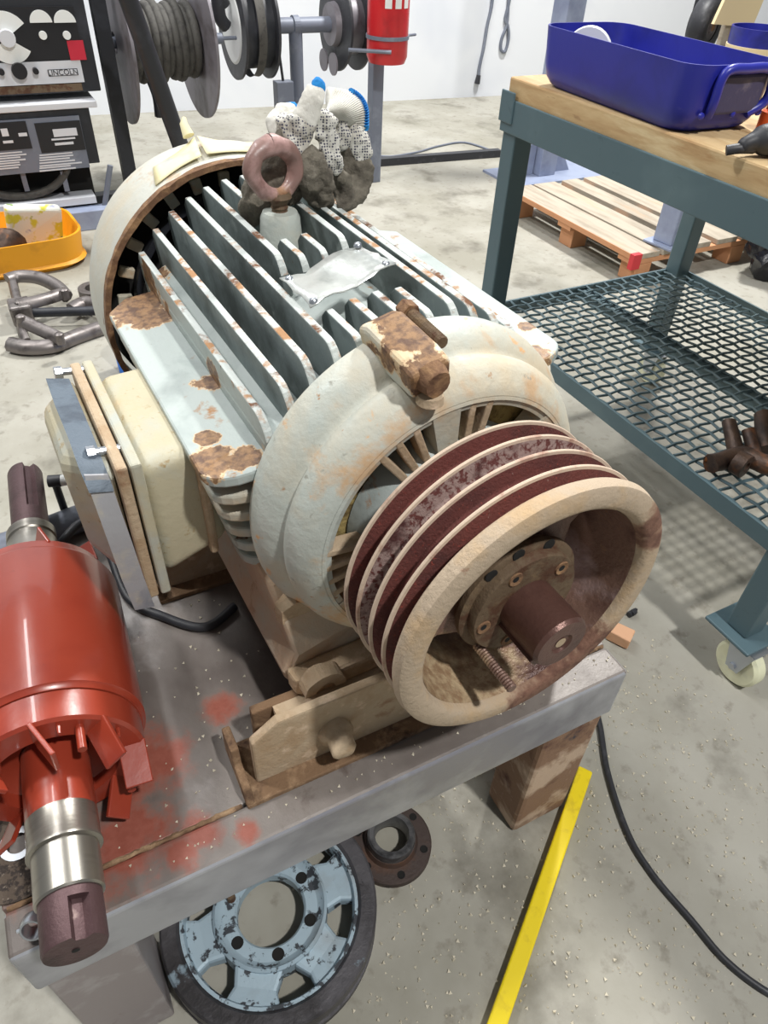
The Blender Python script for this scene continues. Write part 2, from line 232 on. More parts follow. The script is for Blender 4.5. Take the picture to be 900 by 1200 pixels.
# ------------------------------------------------------------------ mesh helpers
class MB:
    def __init__(s): s.v = []; s.f = []; s.mi = []
    def add(s, vs, fs, mi=0):
        o = len(s.v); s.v += [tuple(v) for v in vs]
        for f in fs: s.f.append([i + o for i in f]); s.mi.append(mi)
        return s
    def box(s, c, d, rot=None, mi=0):
        x, y, z = d[0] / 2, d[1] / 2, d[2] / 2
        vs = [Vector((i * x, j * y, k * z)) for i in (-1, 1) for j in (-1, 1) for k in (-1, 1)]
        if rot is not None: vs = [rot @ v for v in vs]
        c = Vector(c)
        return s.add([v + c for v in vs], [(0, 1, 3, 2), (4, 6, 7, 5), (0, 4, 5, 1), (2, 3, 7, 6), (0, 2, 6, 4), (1, 5, 7, 3)], mi)
    def box2(s, a, b, mi=0):
        a = Vector(a); b = Vector(b)
        return s.box((a + b) / 2, [abs(q) for q in (b - a)], None, mi)
    def lathe(s, prof, n=48, axis='y', c=(0, 0, 0), a0=0, a1=2 * PI, mi=0, closed=False):
        """prof: (along, radius); closed = join last to first"""
        c = Vector(c); full = abs(a1 - a0 - 2 * PI) < 1e-6
        k = n if full else n + 1; vs = []
        for a, r in prof:
            for i in range(k):
                t = a0 + (a1 - a0) * i / n
                p, q = r * math.sin(t), r * math.cos(t)
                vs.append(c + (Vector((p, a, q)) if axis == 'y' else Vector((p, q, a)) if axis == 'z' else Vector((a, p, q))))
        fs = []
        m_ = len(prof)
        for j in range(m_ if closed else m_ - 1):
            j2 = (j + 1) % m_
            for i in range(n):
                i2 = (i + 1) % k
                fs.append((j * k + i, j * k + i2, j2 * k + i2, j2 * k + i))
        if not full and closed:
            fs.append([j * k for j in range(m_)]); fs.append([j * k + n for j in range(m_)][::-1])
        return s.add(vs, fs, mi)
    def cyl(s, p, q, r, r2=None, n=20, mi=0, cap=True):
        p = Vector(p); q = Vector(q); r2 = r if r2 is None else r2
        d = (q - p).normalized(); u = d.orthogonal().normalized(); w = d.cross(u)
        vs = []
        for a, rr in ((p, r), (q, r2)):
            for i in range(n):
                t = 2 * PI * i / n; vs.append(a + (u * math.cos(t) + w * math.sin(t)) * rr)
        fs = [(i, (i + 1) % n, n + (i + 1) % n, n + i) for i in range(n)]
        if cap: fs += [list(range(n))[::-1], list(range(n, 2 * n))]
        return s.add(vs, fs, mi)
    def tube(s, pts, r, n=10, mi=0, cap=True, flat=1.0, wide=None):
        pts = [Vector(p) for p in pts]; rs = r if isinstance(r, (list, tuple)) else [r] * len(pts)
        u = None; vs = []
        for i, p in enumerate(pts):
            d = (pts[min(i + 1, len(pts) - 1)] - pts[max(i - 1, 0)]).normalized()
            if wide is not None: u = d.cross(wide).normalized()
            elif u is None: u = d.orthogonal().normalized()
            u = (u - d * u.dot(d)).normalized(); w = d.cross(u)
            for k in range(n):
                t = 2 * PI * k / n; vs.append(p + (u * math.cos(t) + w * math.sin(t) * flat) * rs[i])
        fs = []
        for i in range(len(pts) - 1):
            for k in range(n):
                k2 = (k + 1) % n; fs.append((i * n + k, i * n + k2, (i + 1) * n + k2, (i + 1) * n + k))
        if cap: fs += [list(range(n))[::-1], [(len(pts) - 1) * n + k for k in range(n)]]
        return s.add(vs, fs, mi)
    def prism(s, poly, a, b, plane='xz', mi=0, taper=None):
        """extrude a 2-D polygon between a and b along the remaining axis"""
        def P(p, t):
            return {'xz': (p[0], t, p[1]), 'yz': (t, p[0], p[1]), 'xy': (p[0], p[1], t)}[plane]
        n = len(poly)
        vs = [P(p, a) for p in poly] + [P(p, b) for p in poly]
        fs = [list(range(n))[::-1], list(range(n, 2 * n))] + [(i, (i + 1) % n, n + (i + 1) % n, n + i) for i in range(n)]
        return s.add(vs, fs, mi)
    def build(s, name, mats, parent=None, smooth=None, bevel=0, seg=2, loc=None, rot=None, sub=0):
        me = bpy.data.meshes.new(name); me.from_pydata(s.v, [], s.f); me.update()
        if not isinstance(mats, (list, tuple)): mats = [mats]
        for q in mats: me.materials.append(q)
        if len(mats) > 1: me.polygons.foreach_set('material_index', s.mi)
        bm = bmesh.new(); bm.from_mesh(me); bmesh.ops.recalc_face_normals(bm, faces=bm.faces); bm.to_mesh(me); bm.free()
        if smooth is not None:
            me.polygons.foreach_set('use_smooth', [True] * len(me.polygons)); me.set_sharp_from_angle(angle=math.radians(smooth))
        o = bpy.data.objects.new(name, me); COL.objects.link(o)
        if parent: o.parent = parent
        if loc is not None: o.location = loc
        if rot is not None: o.rotation_euler = rot
        if bevel:
            b = o.modifiers.new('bevel', 'BEVEL'); b.width = bevel; b.segments = seg; b.limit_method = 'ANGLE'; b.angle_limit = math.radians(40)
        if sub:
            b = o.modifiers.new('sub', 'SUBSURF'); b.levels = sub; b.render_levels = sub
        return o
def tag(o, label, cat, group=None, kind=None):
    if label: o['label'] = label
    if cat: o['category'] = cat
    if group: o['group'] = group
    if kind: o['kind'] = kind
    return o
def empty(name, loc, rz, label, cat, group=None, rot=None):
    o = bpy.data.objects.new(name, None); COL.objects.link(o); o.location = loc
    o.rotation_euler = rot if rot else (0, 0, rz); o.empty_display_size = .05
    return tag(o, label, cat, group)
def dupe(o, name, parent, loc=None, rot=None):
    c = bpy.data.objects.new(name, o.data); COL.objects.link(c); c.parent = parent
    if loc is not None: c.location = loc
    if rot is not None: c.rotation_euler = rot
    for md in o.modifiers:
        n = c.modifiers.new(md.name, md.type)
        if md.type == 'BEVEL': n.width = md.width; n.segments = md.segments; n.limit_method = 'ANGLE'; n.angle_limit = md.angle_limit
    return c
def rz(a): return Matrix.Rotation(a, 3, 'Z')
def ry(a): return Matrix.Rotation(a, 3, 'Y')
def rx(a): return Matrix.Rotation(a, 3, 'X')
def smoothpath(pts, k=6):
    pts = [Vector(p) for p in pts]; out = []
    for i in range(len(pts) - 1):
        p0 = pts[max(i - 1, 0)]; p1 = pts[i]; p2 = pts[i + 1]; p3 = pts[min(i + 2, len(pts) - 1)]
        for j in range(k):
            t = j / k
            out.append(.5 * ((2 * p1) + (p2 - p0) * t + (2 * p0 - 5 * p1 + 4 * p2 - p3) * t * t + (3 * p1 - p0 - 3 * p2 + p3) * t ** 3))
    out.append(pts[-1]); return out
def roughen(mb, amp, sc=30, seed=0):
    from mathutils import noise as NZ
    out = []
    for v in mb.v:
        p = Vector(v); out.append(tuple(p + NZ.noise_vector(p * sc + Vector((seed, 0, 0))) * amp))
    mb.v = out; return mb
# ------------------------------------------------------------------ setting
FL = MB().box2((-6, -4, -.05), (9, 8, 0)).build('floor', m_floor); FL['kind'] = 'structure'
wl = MB().box2((-5, 0, 0), (7, .15, 3.2)).build('wall_back', m_wall, loc=(0, 5.5, 0), rot=(0, 0, math.radians(-5))); wl['kind'] = 'structure'
# ------------------------------------------------------------------ steel table
T = empty('steel_table', ((TX0 + TX1) / 2, (TY0 + TY1) / 2, 0), 0, 'low stained steel worktable carrying the motor and the red rotor', 'table')
def tl(x, y, z): return (x - (TX0 + TX1) / 2, y - (TY0 + TY1) / 2, z)
MB().box2(tl(TX0, TY0 + .052, ZT - .03), tl(TX1, TY1, ZT)).build('top_plate', m_steel, T, bevel=.002)
fb = MB().box2(tl(TX0, TY0, ZT - .1), tl(TX1, TY0 + .05, ZT)); fb.mi = [0, 0, 0, 0, 0, 1]
fb.build('front_beam', [m_apron, m_steel], T, bevel=.006, seg=3)
MB().box2(tl(TX0, TY1 - .05, ZT - .1), tl(TX1, TY1 - .001, ZT - .0305)).build('rear_beam', m_apron, T, bevel=.004)
MB().box2(tl(TX0, TY0 + .051, ZT - .1), tl(TX0 + .04, TY1 - .051, ZT - .0305)).build('side_beam', m_apron, T, bevel=.004)
MB().box2(tl(TX1 - .04, TY0 + .051, ZT - .1), tl(TX1, TY1 - .051, ZT - .0305)).build('side_beam', m_apron, T, bevel=.004)
MB().box2(tl(-.188, TY0 + .004, 0), tl(-.094, TY0 + .11, ZT - .1)).build('leg', m_leg, T, bevel=.004)
for xa_, xb_ in ((TX0 + .005, .058), (.535, TX1 - .005)):
    roughen(MB().tube([tl(xa_ + (xb_ - xa_) * i / 60, TY0 + .051, ZT - .001) for i in range(61)], .003, 6), .0015, 160).build('weld_seam', m_railrust, T, smooth=60)
lg = MB().box2(tl(.482, TY0 + .006, 0), tl(.592, TY0 + .085, ZT - .1)).build('leg', m_block, T, bevel=.008)
lg['label'] = 'rusty scarred block leg'
MB().box2(tl(-.18, TY1 - .11, 0), tl(-.08, TY1 - .01, ZT - .1)).build('leg', m_leg, T, bevel=.004)
MB().box2(tl(.482, TY1 - .11, 0), tl(.582, TY1 - .01, ZT - .1)).build('leg', m_block, T, bevel=.004)
# ------------------------------------------------------------------ slide rails
def slide_rail(name, y0, y1, x0, x1, label, lump=True, wh=.114):
    r = empty(name, (x0, y0, ZT), 0, label, 'rail')
    L = x1 - x0; D = y1 - y0; H = .078
    roughen(MB().box2((0, 0, 0), (L, D, .008)), .0015).build('base_flange', m_railrust, r, bevel=.002)
    pl = [(.02, .006), (L, .006), (L, wh), (.052, wh), (.02, wh - .024)]
    MB().prism(pl, .022, .034, 'xz').build('front_web', m_dust, r, bevel=.003)
    MB().box2((.035, D - .016, .006), (L, D - .004, H)).build('rear_web', m_railrust, r, bevel=.002)
    MB().box2((.06, .034, H - .01), (L, D - .016, H)).build('top_strip', m_dust, r)
    MB().prism([(0, .004), (D, .004), (D, .05), (D * .55, .055), (D * .5, .03), (0.01, .028)], 0, .01, 'yz').build('end_plate', m_railrust, r, bevel=.002)
    if lump:
        mb = MB(); mb.lathe([(-.03, 0.0), (-.03, .011), (-.026, .0145), (-.01, .015), (-.006, .020), (0.006, .021), (.01, 0)], 18, 'y', (.118, .018, .055))
        roughen(mb, .003, 60).build('adjusting_bolt', m_dust, r, smooth=60)
    return r
slide_rail('slide_rail', .395, .478, .062, .53, 'tan dust-caked steel slide rail under the pulley end of the motor')
slide_rail('slide_rail', .742, .83, .048, .60, 'dark rusted steel slide rail under the terminal box end of the motor', False, .078)
# ------------------------------------------------------------------ electric motor
AXH = .207
MO = empty('electric_motor', (.343, .43, .685 - AXH), math.radians(2), 'large rusty grey-green finned electric motor with a grooved belt pulley', 'motor')
AO = (0, 0, AXH)
def mp(mb, name, mats, parent=None, **k):
    return mb.build(name, mats, parent or MO, loc=(AO if parent is None else None), **k)
def p_ly(px, py, ly):        # pixel -> motor-local point in the plane local y = ly (relative to the axis)
    a = math.radians(2); R2 = rz(-a); o = R2 @ (C - Vector((.343, .43, .685))); d = R2 @ ray(px, py)
    return o + d * ((ly - o.y) / d.y)
mp(MB().lathe([(.105, .10), (.108, .188), (.13, .188), (.132, .155), (.60, .155), (.60, .05)], 64), 'frame_barrel', m_fin, smooth=40)
FX = [-.1513 + .0275 * i for i in range(12)]; ROLL = (0, math.radians(-6), 0)
def top_fin(x, y0, y1, zc):
    zb = math.sqrt(max(.150 ** 2 - x * x, .0))
    if abs(x) > .12: zb = .06
    h = zc - zb; r = min(.05, h * .8)
    out = [(y0, zb - .006)]
    for k in range(7):
        t = PI / 2 * k / 6; out.append((y0 + r * .55 * (1 - math.cos(t)), zc - r + r * math.sin(t)))
    out += [(y1 - .012, zc), (y1, zc - .012), (y1, zb - .006)]
    n = len(out); tb, tt = .0062, .0044; vs = []
    for sgn in (-1, 1):
        for (yy, zz) in out:
            w = tb + (tt - tb) * max(0, min(1, (zz - zb) / h)); vs.append((x + sgn * w, yy, zz))
    mb = MB().add(vs, [list(range(n))[::-1], list(range(n, 2 * n))], 0)
    for a in range(n):
        b = (a + 1) % n; mb.add([vs[a], vs[b], vs[n + b], vs[n + a]], [(0, 1, 2, 3)], 1 if 3 <= a <= 8 else 0)
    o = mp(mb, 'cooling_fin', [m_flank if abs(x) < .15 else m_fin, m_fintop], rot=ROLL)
    bm = bmesh.new(); bm.from_mesh(o.data); bmesh.ops.remove_doubles(bm, verts=bm.verts, dist=1e-5); bmesh.ops.recalc_face_normals(bm, faces=bm.faces); bm.to_mesh(o.data); bm.free()
    bv = o.modifiers.new('bevel', 'BEVEL'); bv.width = .0018; bv.segments = 2; bv.limit_method = 'ANGLE'
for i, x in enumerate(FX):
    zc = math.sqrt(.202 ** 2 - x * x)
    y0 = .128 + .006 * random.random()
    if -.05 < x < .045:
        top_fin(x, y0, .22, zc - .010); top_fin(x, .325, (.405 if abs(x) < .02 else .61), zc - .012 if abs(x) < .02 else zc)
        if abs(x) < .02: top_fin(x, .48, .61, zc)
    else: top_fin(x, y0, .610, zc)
for sg in (-1, 1):
    for j, z in enumerate((.082, .052, .022, -.008, -.038, -.068)):
        xo = .226 - .004 * j; y0 = .125 + .004 * j
        pl = [(.13, y0)] + [(xo - .045 + .045 * math.sin(PI / 2 * k / 5), y0 + .03 - .03 * math.cos(PI / 2 * k / 5)) for k in range(6)] + [(xo, .54), (xo - .03, .57), (.13, .57)]
        pl = [(sg * a, b) for a, b in pl]
        mb = MB().prism(pl, z - .007, z + .007, 'xy')
        mp(mb, 'side_fin', m_fin if j == 0 else m_paint, bevel=.003, rot=ROLL)
    for j in range(1):
        mp(MB().prism([(sg * .125, .076), (sg * .157, .076), (sg * .157, .108), (sg * .125, .12)], .135, .575, 'xz'), 'corner_web', m_fin, bevel=.004, rot=ROLL)
    pl = [(sg * .192, -.207), (sg * .194, -.190), (sg * .180, -.160), (sg * .186, -.09), (sg * .12, -.06), (sg * .07, -.14), (sg * .07, -.207)]
    vs_ = [(a, .118 if b > -.1 else .062, b) for a, b in pl] + [(a, .42, b) for a, b in pl]; n_ = len(pl)
    mp(roughen(MB().add(vs_, [list(range(n_))[::-1], list(range(n_, 2 * n_))] + [(i, (i + 1) % n_, n_ + (i + 1) % n_, n_ + i) for i in range(n_)]), .002, 40), 'foot', m_footp, bevel=.006)
    pl = [(sg * .192, .062), (sg * .190, .04), (sg * .170, .03), (sg * .06, .03), (sg * .06, .062)]
    mp(roughen(MB().prism(pl, -.207, -.178, 'xy'), .002, 40), 'foot_pad', m_dust, bevel=.005)
    mp(roughen(MB().lathe([(-.008, .012), (-.008, .026), (.012, .026), (.012, .012)], 14, 'y', (sg * .160, .026, -.186), -PI / 2, PI / 2, closed=True), .002, 60), 'foot_slot', m_dust)
# heavy rust scabs and hex nut low on the side
mp(roughen(MB().lathe([(.0, 0), (.0, .02), (.012, .024), (.03, .02), (.04, 0)], 6, 'y', (-.165, .085, -.12)), .003, 50), 'clamp_nut', m_dust)
# front end bell
prof = [(.122, .14), (.122, .197), (.112, .199), (.098, .197), (.086, .190), (.079, .183), (.076, .179), (.073, .178), (.069, .181), (.060, .181), (.048, .174), (.038, .164), (.033, .157), (.031, .151), (.042, .149), (.055, .149)]
BE = mp(MB().lathe(prof, 96), 'end_bell', m_bell, smooth=50)
MB().lathe([(.066, .02), (.066, .149)], 64).build('inner_shield', m_wool, BE)
MB().lathe([(.06, .0), (.02, .03), (.018, .07), (.030, .098), (.045, .106), (.064, .112)], 64).build('bearing_cover', m_fin, BE, smooth=40)
solid = [(-13, -3), (22, 48), (-48, -44), (58, 84), (112, 240), (-82, -74)]
MB().lathe([(.032, .1555), (.034, .144), (.045, .144), (.05, .1515)], 96).build('vent_rim', m_bell, BE, smooth=40)
for a0, a1 in [(-15, -3), (44, 82), (112, 245)]:
    MB().lathe([(.032, .152), (.034, .104), (.06, .104), (.06, .152)], max(2, int((a1 - a0) / 3)), 'y', a0=math.radians(a0), a1=math.radians(a1), closed=True).build('face_web', m_bell, BE)
for a in (-38, -30, -22, 3, 11, -84, -92, -100, -108, 88, 96, 104):
    t = math.radians(a); ct = Vector((math.sin(t), 0, math.cos(t)))
    MB().box(ct * .128 + Vector((0, .043, 0)), (.008, .02, .05), ry(t)).build('vent_rib', m_dust, BE, bevel=.0015)
# lug on top of the bell, grease nipple, stud
lugc = Vector((-.052, .085, .196))
lgm = MB(); t = math.radians(-14); R3 = ry(t)
pl = [(.035, -.02), (.028, .010), (.05, .016), (.11, .020), (.13, .012), (.13, -.02)]
vs = []
for sgn, w in ((-1, .021), (1, .021)):
    for yy, zz in pl: vs.append(R3 @ Vector((sgn * w, yy, zz)) + Vector((-.046, 0, .194)))
n = len(pl)
lgm.add(vs, [list(range(n))[::-1], list(range(n, 2 * n))] + [(i, (i + 1) % n, n + (i + 1) % n, n + i) for i in range(n)])
mp(lgm, 'lifting_lug', m_lug, bevel=.006, seg=3)
mb = MB().cyl(R3 @ Vector((0, .034, -.002)) + Vector((-.046, 0, .194)), R3 @ Vector((0, .020, -.004)) + Vector((-.046, 0, .194)), .017, .013, 14)
mp(roughen(mb, .002, 90), 'rusted_bolt_head', m_rust, smooth=50)
GN = mp(MB().lathe([(0, .013), (.008, .012), (.010, .006), (.018, .005), (.02, 0)], 16, 'z', (-.046, .030, .168)), 'grease_nipple', m_dust, smooth=40)
mb = MB(); a = Vector((-.012, .135, .204)); b = Vector((-.016, .062, .204)); d = (b - a).normalized()
pts = []; rr = []
k = 44
for i in range(k + 1):
    pts.append(a + d * ((b - a).length * i / k)); rr.append(.0068 if i % 2 else .0056)
mb.tube(pts, rr, 12)
ST = mp(mb, 'stud_bolt', m_hub)
MB().cyl(a - d * .004, a + d * .012, .0105, n=6).build('nut', m_rust, ST, bevel=.0008)
# eyebolt
EBX, EBY = -.017, .44
mp(MB().lathe([(.135, .030), (.196, .025), (.203, .0215), (.204, 0)], 32, 'z', (EBX, EBY, 0)), 'eyebolt_boss', m_bell, smooth=35)
mb = MB(); ctr = Vector((EBX - .004, EBY, .2505))
pts = [ctr + Vector(((.0315 + .003 * math.cos(2 * PI * i / 40)) * math.sin(2 * PI * i / 40) - .004 * math.cos(2 * PI * i / 40), 0.010 * math.sin(2 * PI * i / 40), .0285 * math.cos(2 * PI * i / 40))) for i in range(41)]
mb.tube(pts, [.0098 + .0016 * math.cos(2 * PI * i / 40) for i in range(41)], 14, cap=False)
roughen(mb, .0032, 55)
EB = mp(mb, 'eyebolt_ring', m_mauve, smooth=70)
MB().lathe([(.196, .011), (.199, .0095), (.202, .011), (.205, .0095), (.208, .011), (.211, .0095), (.214, .011), (.220, .016), (.226, .012)], 20, 'z', (EBX, EBY, 0)).build('eyebolt_shank', m_hub, EB, smooth=40)
# tin plate over the middle fins
mb = MB(); nx, ny = 12, 7
c00, c10, c11, c01 = Vector((-.082, .206, .189)), Vector((.030, .230, .205)), Vector((.026, .306, .205)), Vector((-.084, .278, .189))
rnd = random.Random(3); vs = []
for j in range(ny):
    for i in range(nx):
        u, v = i / (nx - 1), j / (ny - 1)
        p = c00 * (1 - u) * (1 - v) + c10 * u * (1 - v) + c11 * u * v + c01 * (1 - u) * v
        edge = (i in (0, nx - 1)) or (j in (0, ny - 1))
        vs.append(p + Vector((rnd.uniform(-.002, .002) if edge else 0, rnd.uniform(-.002, .002) if edge else 0, .003 * math.sin(u * 9 + v * 2) + rnd.uniform(-.0014, .0014))))
mb.add(vs, [(j * nx + i, j * nx + i + 1, (j + 1) * nx + i + 1, (j + 1) * nx + i) for j in range(ny - 1) for i in range(nx - 1)])
NP = mp(mb, 'tin_plate', m_alu, smooth=70)
sd = NP.modifiers.new('solid', 'SOLIDIFY'); sd.thickness = .0012
for (u, v) in ((.06, .08), (.93, .1), (.93, .9), (.06, .9)):
    p = c00 * (1 - u) * (1 - v) + c10 * u * (1 - v) + c11 * u * v + c01 * (1 - u) * v
    MB().lathe([(0, .005), (.004, .004), (.0055, 0)], 12, 'z', p).build('rivet', m_zinc, NP, smooth=60)
# fan cowl
CO = Vector((-.011, 0, -.002))
prof = [(.614, .213), (.612, .2145), (.612, .218), (.66, .2205), (.715, .2205), (.75, .212), (.775, .19), (.785, .15)]
CW = mp(MB().lathe(prof, 96, 'y', CO), 'fan_cowl', m_cowl, smooth=50)
sd = CW.modifiers.new('solid', 'SOLIDIFY'); sd.thickness = .003; sd.offset = -1
mbr = MB().lathe([(.608, .2125), (.608, .2205), (.618, .2212), (.618, .2125)], 96, 'y', CO, closed=True)
roughen(mbr, .0018, 90).build('rusty_rim', m_rust, CW)
MB().lathe([(.70, .212), (.70, .03)], 48, 'y', CO).build('dark_backing', m_dark, CW)
for i in range(26):
    t = 2 * PI * i / 26; ct = Vector((math.sin(t), 0, math.cos(t)))
    MB().box(ct * .178 + Vector((0, .672, 0)) + CO, (.016, .01, .022), ry(t)).build('fan_vane', m_bell, CW, bevel=.002)
MB().lathe([(.655, .155), (.655, .165), (.67, .165), (.67, .155)], 64, 'y', CO, closed=True).build('fan_ring', m_blkpaint, CW)
# masking tape left on the cowl
def sheet(name, pts, mat_, parent, thick=.0008, curl=.004, loc=None):
    mb = MB(); n = 8; a, b, c, d = [Vector(p) for p in pts]; vs = []
    for j in range(n):
        for i in range(n):
            u, v = i / (n - 1), j / (n - 1)
            vs.append(a * (1 - u) * (1 - v) + b * u * (1 - v) + c * u * v + d * (1 - u) * v + Vector((0, 0, curl * math.sin(u * 3) * math.sin(v * 4 + 1))))
    mb.add(vs, [(j * n + i, j * n + i + 1, (j + 1) * n + i + 1, (j + 1) * n + i) for j in range(n - 1) for i in range(n - 1)])
    o = mb.build(name, mat_, parent, smooth=80, loc=loc); sd = o.modifiers.new('s', 'SOLIDIFY'); sd.thickness = thick; return o
def cw(ang, y, r): t = math.radians(ang); return Vector((r * math.sin(t), y, r * math.cos(t))) + CO
sheet('masking_tape', [cw(-30, .635, .2215), cw(-10, .64, .225), cw(-7, .70, .234), cw(-26, .69, .2225)], m_masktape, CW, curl=.004)
sheet('masking_tape', [cw(-8, .64, .226), cw(16, .64, .224), cw(16, .70, .226), cw(-6, .70, .234)], m_masktape, CW)
MB().tube([cw(-9, .70, .236), cw(-9, .71, .250), cw(-8, .715, .256)], [.009, .006, .003], 8).build('tape_curl', m_masktape, CW, smooth=60)
# terminal box
y0, y1, z0, z1 = .190, .405, -.088, .052
def hexa(a, b): return MB().add(a + b, [(0, 1, 2, 3), (4, 7, 6, 5), (0, 4, 5, 1), (3, 2, 6, 7), (0, 3, 7, 4), (1, 5, 6, 2)])
TB = mp(hexa([(-.20, y0 + .006, z0 + .01), (-.20, y1, z0 + .01), (-.20, y1, z1 + .006), (-.20, y0 + .012, z1 + .006)], [(-.284, y0, z0 - .014), (-.284, y1 - .01, z0 - .014), (-.284, y1 - .01, z1 + .008), (-.284, y0, z1 + .008)]), 'terminal_box', m_boxpaint, bevel=.016, seg=4)
for p_ in TB.data.polygons: p_.use_smooth = True
roughen(MB().box2((-.228, y0 - .002, z0 + .0), (-.216, y1 + .008, z1 + .0045)), .002, 60).build('seal_bead', m_dust, TB, bevel=.004)
MB().box2((-.294, y0 - .010, z0 - .028), (-.282, y1 + .004, z1 + .022)).build('box_flange', m_boxpaint, TB, bevel=.003)
LD = MB().box2((-.308, y0 - .010, z0 - .028), (-.2962, y1 + .004, z1 + .022)).build('lid_flange', m_dust, TB, bevel=.003)
hexa([(-.3085, y0 - .004, z0 - .026), (-.3085, y1 - .01, z0 - .026), (-.3085, y1 - .01, z1 + .018), (-.3085, y0 - .004, z1 + .018)], [(-.350, y0 + .05, z0 + .02), (-.350, y1 - .04, z0 + .02), (-.354, y1 - .045, z1 + .004), (-.354, y0 + .065, z1 + .0)]).build('lid', m_boxpaint, TB, bevel=.014, seg=3)
def strip(name, pts, w, th, mat_, parent):
    mb = MB()
    for i in range(len(pts) - 1): pass
    P = [Vector(p) for p in pts]; vs = []
    for p in P: vs += [p + Vector((-w / 2, 0, w * .15)), p + Vector((w / 2, 0, -w * .1)), p + Vector((w / 2, 0, -w * .1)) - th, p + Vector((-w / 2, 0, w * .15)) - th]
    fs = []
    for i in range(len(P) - 1):
        for k in range(4): fs.append((i * 4 + k, i * 4 + (k + 1) % 4, i * 4 + 4 + (k + 1) % 4, i * 4 + 4 + k))
    fs += [(0, 1, 2, 3), tuple(len(vs) - 4 + k for k in (3, 2, 1, 0))]
    return roughen(mb.add(vs, fs), .0012, 80).build(name, mat_, parent, smooth=50)
th = Vector((0, -.004, -.004)) * -1
strip('dark_tape', [(-.326, .385, .070), (-.326, .32, .072), (-.326, .25, .072), (-.326, .205, .068), (-.325, .188, .052)], .024, Vector((0, .003, .004)), m_lead, TB)
strip('pale_tape', [(-.325, .196, .062), (-.324, .182, .036), (-.322, .178, -.02), (-.32, .176, -.07), (-.316, .176, -.124)], .022, Vector((0, -.004, 0)), m_lead2, TB)
for (yy, zz) in ((.400, .066), (.225, .066)):
    MB().cyl((-.285, yy, zz), (-.322, yy, zz + .004), .0045, n=10).cyl((-.318, yy, zz + .003), (-.327, yy, zz + .004), .008, n=6).build('lid_bolt', m_zinc, TB, bevel=.0008)
# pulley
PU = mp(MB().lathe([(-.006, .10), (-.006, .134)] + [(-.007, .134)], 4), 'pulley', m_groove) if False else None
groove = [(-.008, .146)]
ys = [-.008, -.033, -.058, -.083, -.105]
prof = [(-.007, .124), (-.007, .1475)]
for a, b in zip(ys[:-1], ys[1:]):
    prof += [(a - .0025, .1485), (a - .0075, .136), (b + .0065, .136), (b + .0018, .1485)]
prof += [(ys[-1], .148), (ys[-1], .124)]
mb = MB().lathe(prof, 128, closed=True)
fidx = len(prof)
mb.mi = []
for j in range(fidx):
    mb.mi += [1 if 5 < j < 10 else 0] * 128
PU = mp(mb, 'pulley', [m_groove, m_groove2], smooth=25)
for yy in ys[:-1]:
    MB().lathe([(yy + .0012, .1475), (yy + .0008, .1508), (yy - .0008, .1514), (yy - .0022, .1508), (yy - .0028, .1475)], 128).build('groove_ridge', m_ridge, PU, smooth=40)
MB().lathe([(-.100, .148), (-.1035, .1515), (-.108, .1535), (-.117, .1515), (-.1205, .146), (-.1205, .134), (-.1195, .1305), (-.116, .1270), (-.109, .1245), (-.1, .1238)], 128, closed=True).build('front_rim', m_sheave, PU, smooth=40)
MB().lathe([(-.1105, .1246), (-.104, .1228), (-.065, .1185), (-.055, .114), (-.02, .114), (-.02, .1237), (-.0998, .1237)], 96, closed=True).build('inner_wall', m_inner, PU, smooth=40)
for k, a in enumerate((28, 148, 268)):
    t = math.radians(a); mbs = MB()
    w0, w1 = .042, .034; vs = []
    for (r_, w_, ya, yb) in ((.045, w0, -.075, -.02), (.08, w1, -.07, -.025), (.118, w0 * 1.25, -.066, -.026)):
        for sx in (-1, 1):
            for yy in (ya, yb): vs.append(ry(t) @ Vector((sx * w_, yy, r_)))
    fs = []
    for s_ in (0, 4): fs += [(s_, s_ + 4, s_ + 5, s_ + 1), (s_ + 2, s_ + 3, s_ + 7, s_ + 6), (s_, s_ + 2, s_ + 6, s_ + 4), (s_ + 1, s_ + 5, s_ + 7, s_ + 3)]
    mbs.add(vs, fs).build('spoke', m_inner, PU, bevel=.004)
HB = MB().lathe([(-.02, .03), (-.02, .072), (-.066, .072), (-.07, .069), (-.0705, .065), (-.079, .064), (-.080, .069), (-.086, .069), (-.088, .066), (-.088, .030)], 72).build('hub', m_hub, PU, smooth=35)
MB().lathe([(-.086, .030), (-.098, .030), (-.098, .0595), (-.0955, .061), (-.086, .061)], 64, 'y').build('bushing_flange', m_hub, PU, smooth=35)
for a in (48, -100, -25, 115, 195):
    t = math.radians(a); p = Vector((.0490 * math.sin(t), 0, .0490 * math.cos(t)))
    MB().lathe([(-.0985, .0035), (-.0995, .0075), (-.097, .0085)], 14, 'y', p).build('bushing_bolt', m_rust, PU, smooth=40)
    MB().lathe([(-.0988, 0), (-.0988, .0035)], 10, 'y', p).build('bolt_socket', m_dark, PU)
for a in (-12, -40, 20):
    t = math.radians(a); p = Vector((.0650 * math.sin(t), 0, .0650 * math.cos(t)))
    MB().lathe([(-.0885, 0), (-.0887, .0065), (-.088, .007)], 14, 'y', p).build('jacking_hole', m_dark, PU)
p = Vector((-.040, 0, -.054))
pts = [p + Vector((0, -.085 - .06 * i / 36, 0)) for i in range(37)]
SB = MB().tube(pts, [.0058 if i % 2 else .0047 for i in range(37)], 12).build('jacking_stud', m_inner, PU)
SH = mp(MB().lathe([(.09, .0), (.09, .0300), (-.149, .0300), (-.153, .0275), (-.153, .012), (-.1505, .010), (-.1505, 0)], 56), 'shaft', m_shaft, smooth=30)
t = math.radians(-128)
MB().box(Vector((.029 * math.sin(t), -.112, .029 * math.cos(t))), (.013, .072, .008), ry(t)).build('shaft_key', m_shaft, SH, bevel=.001)
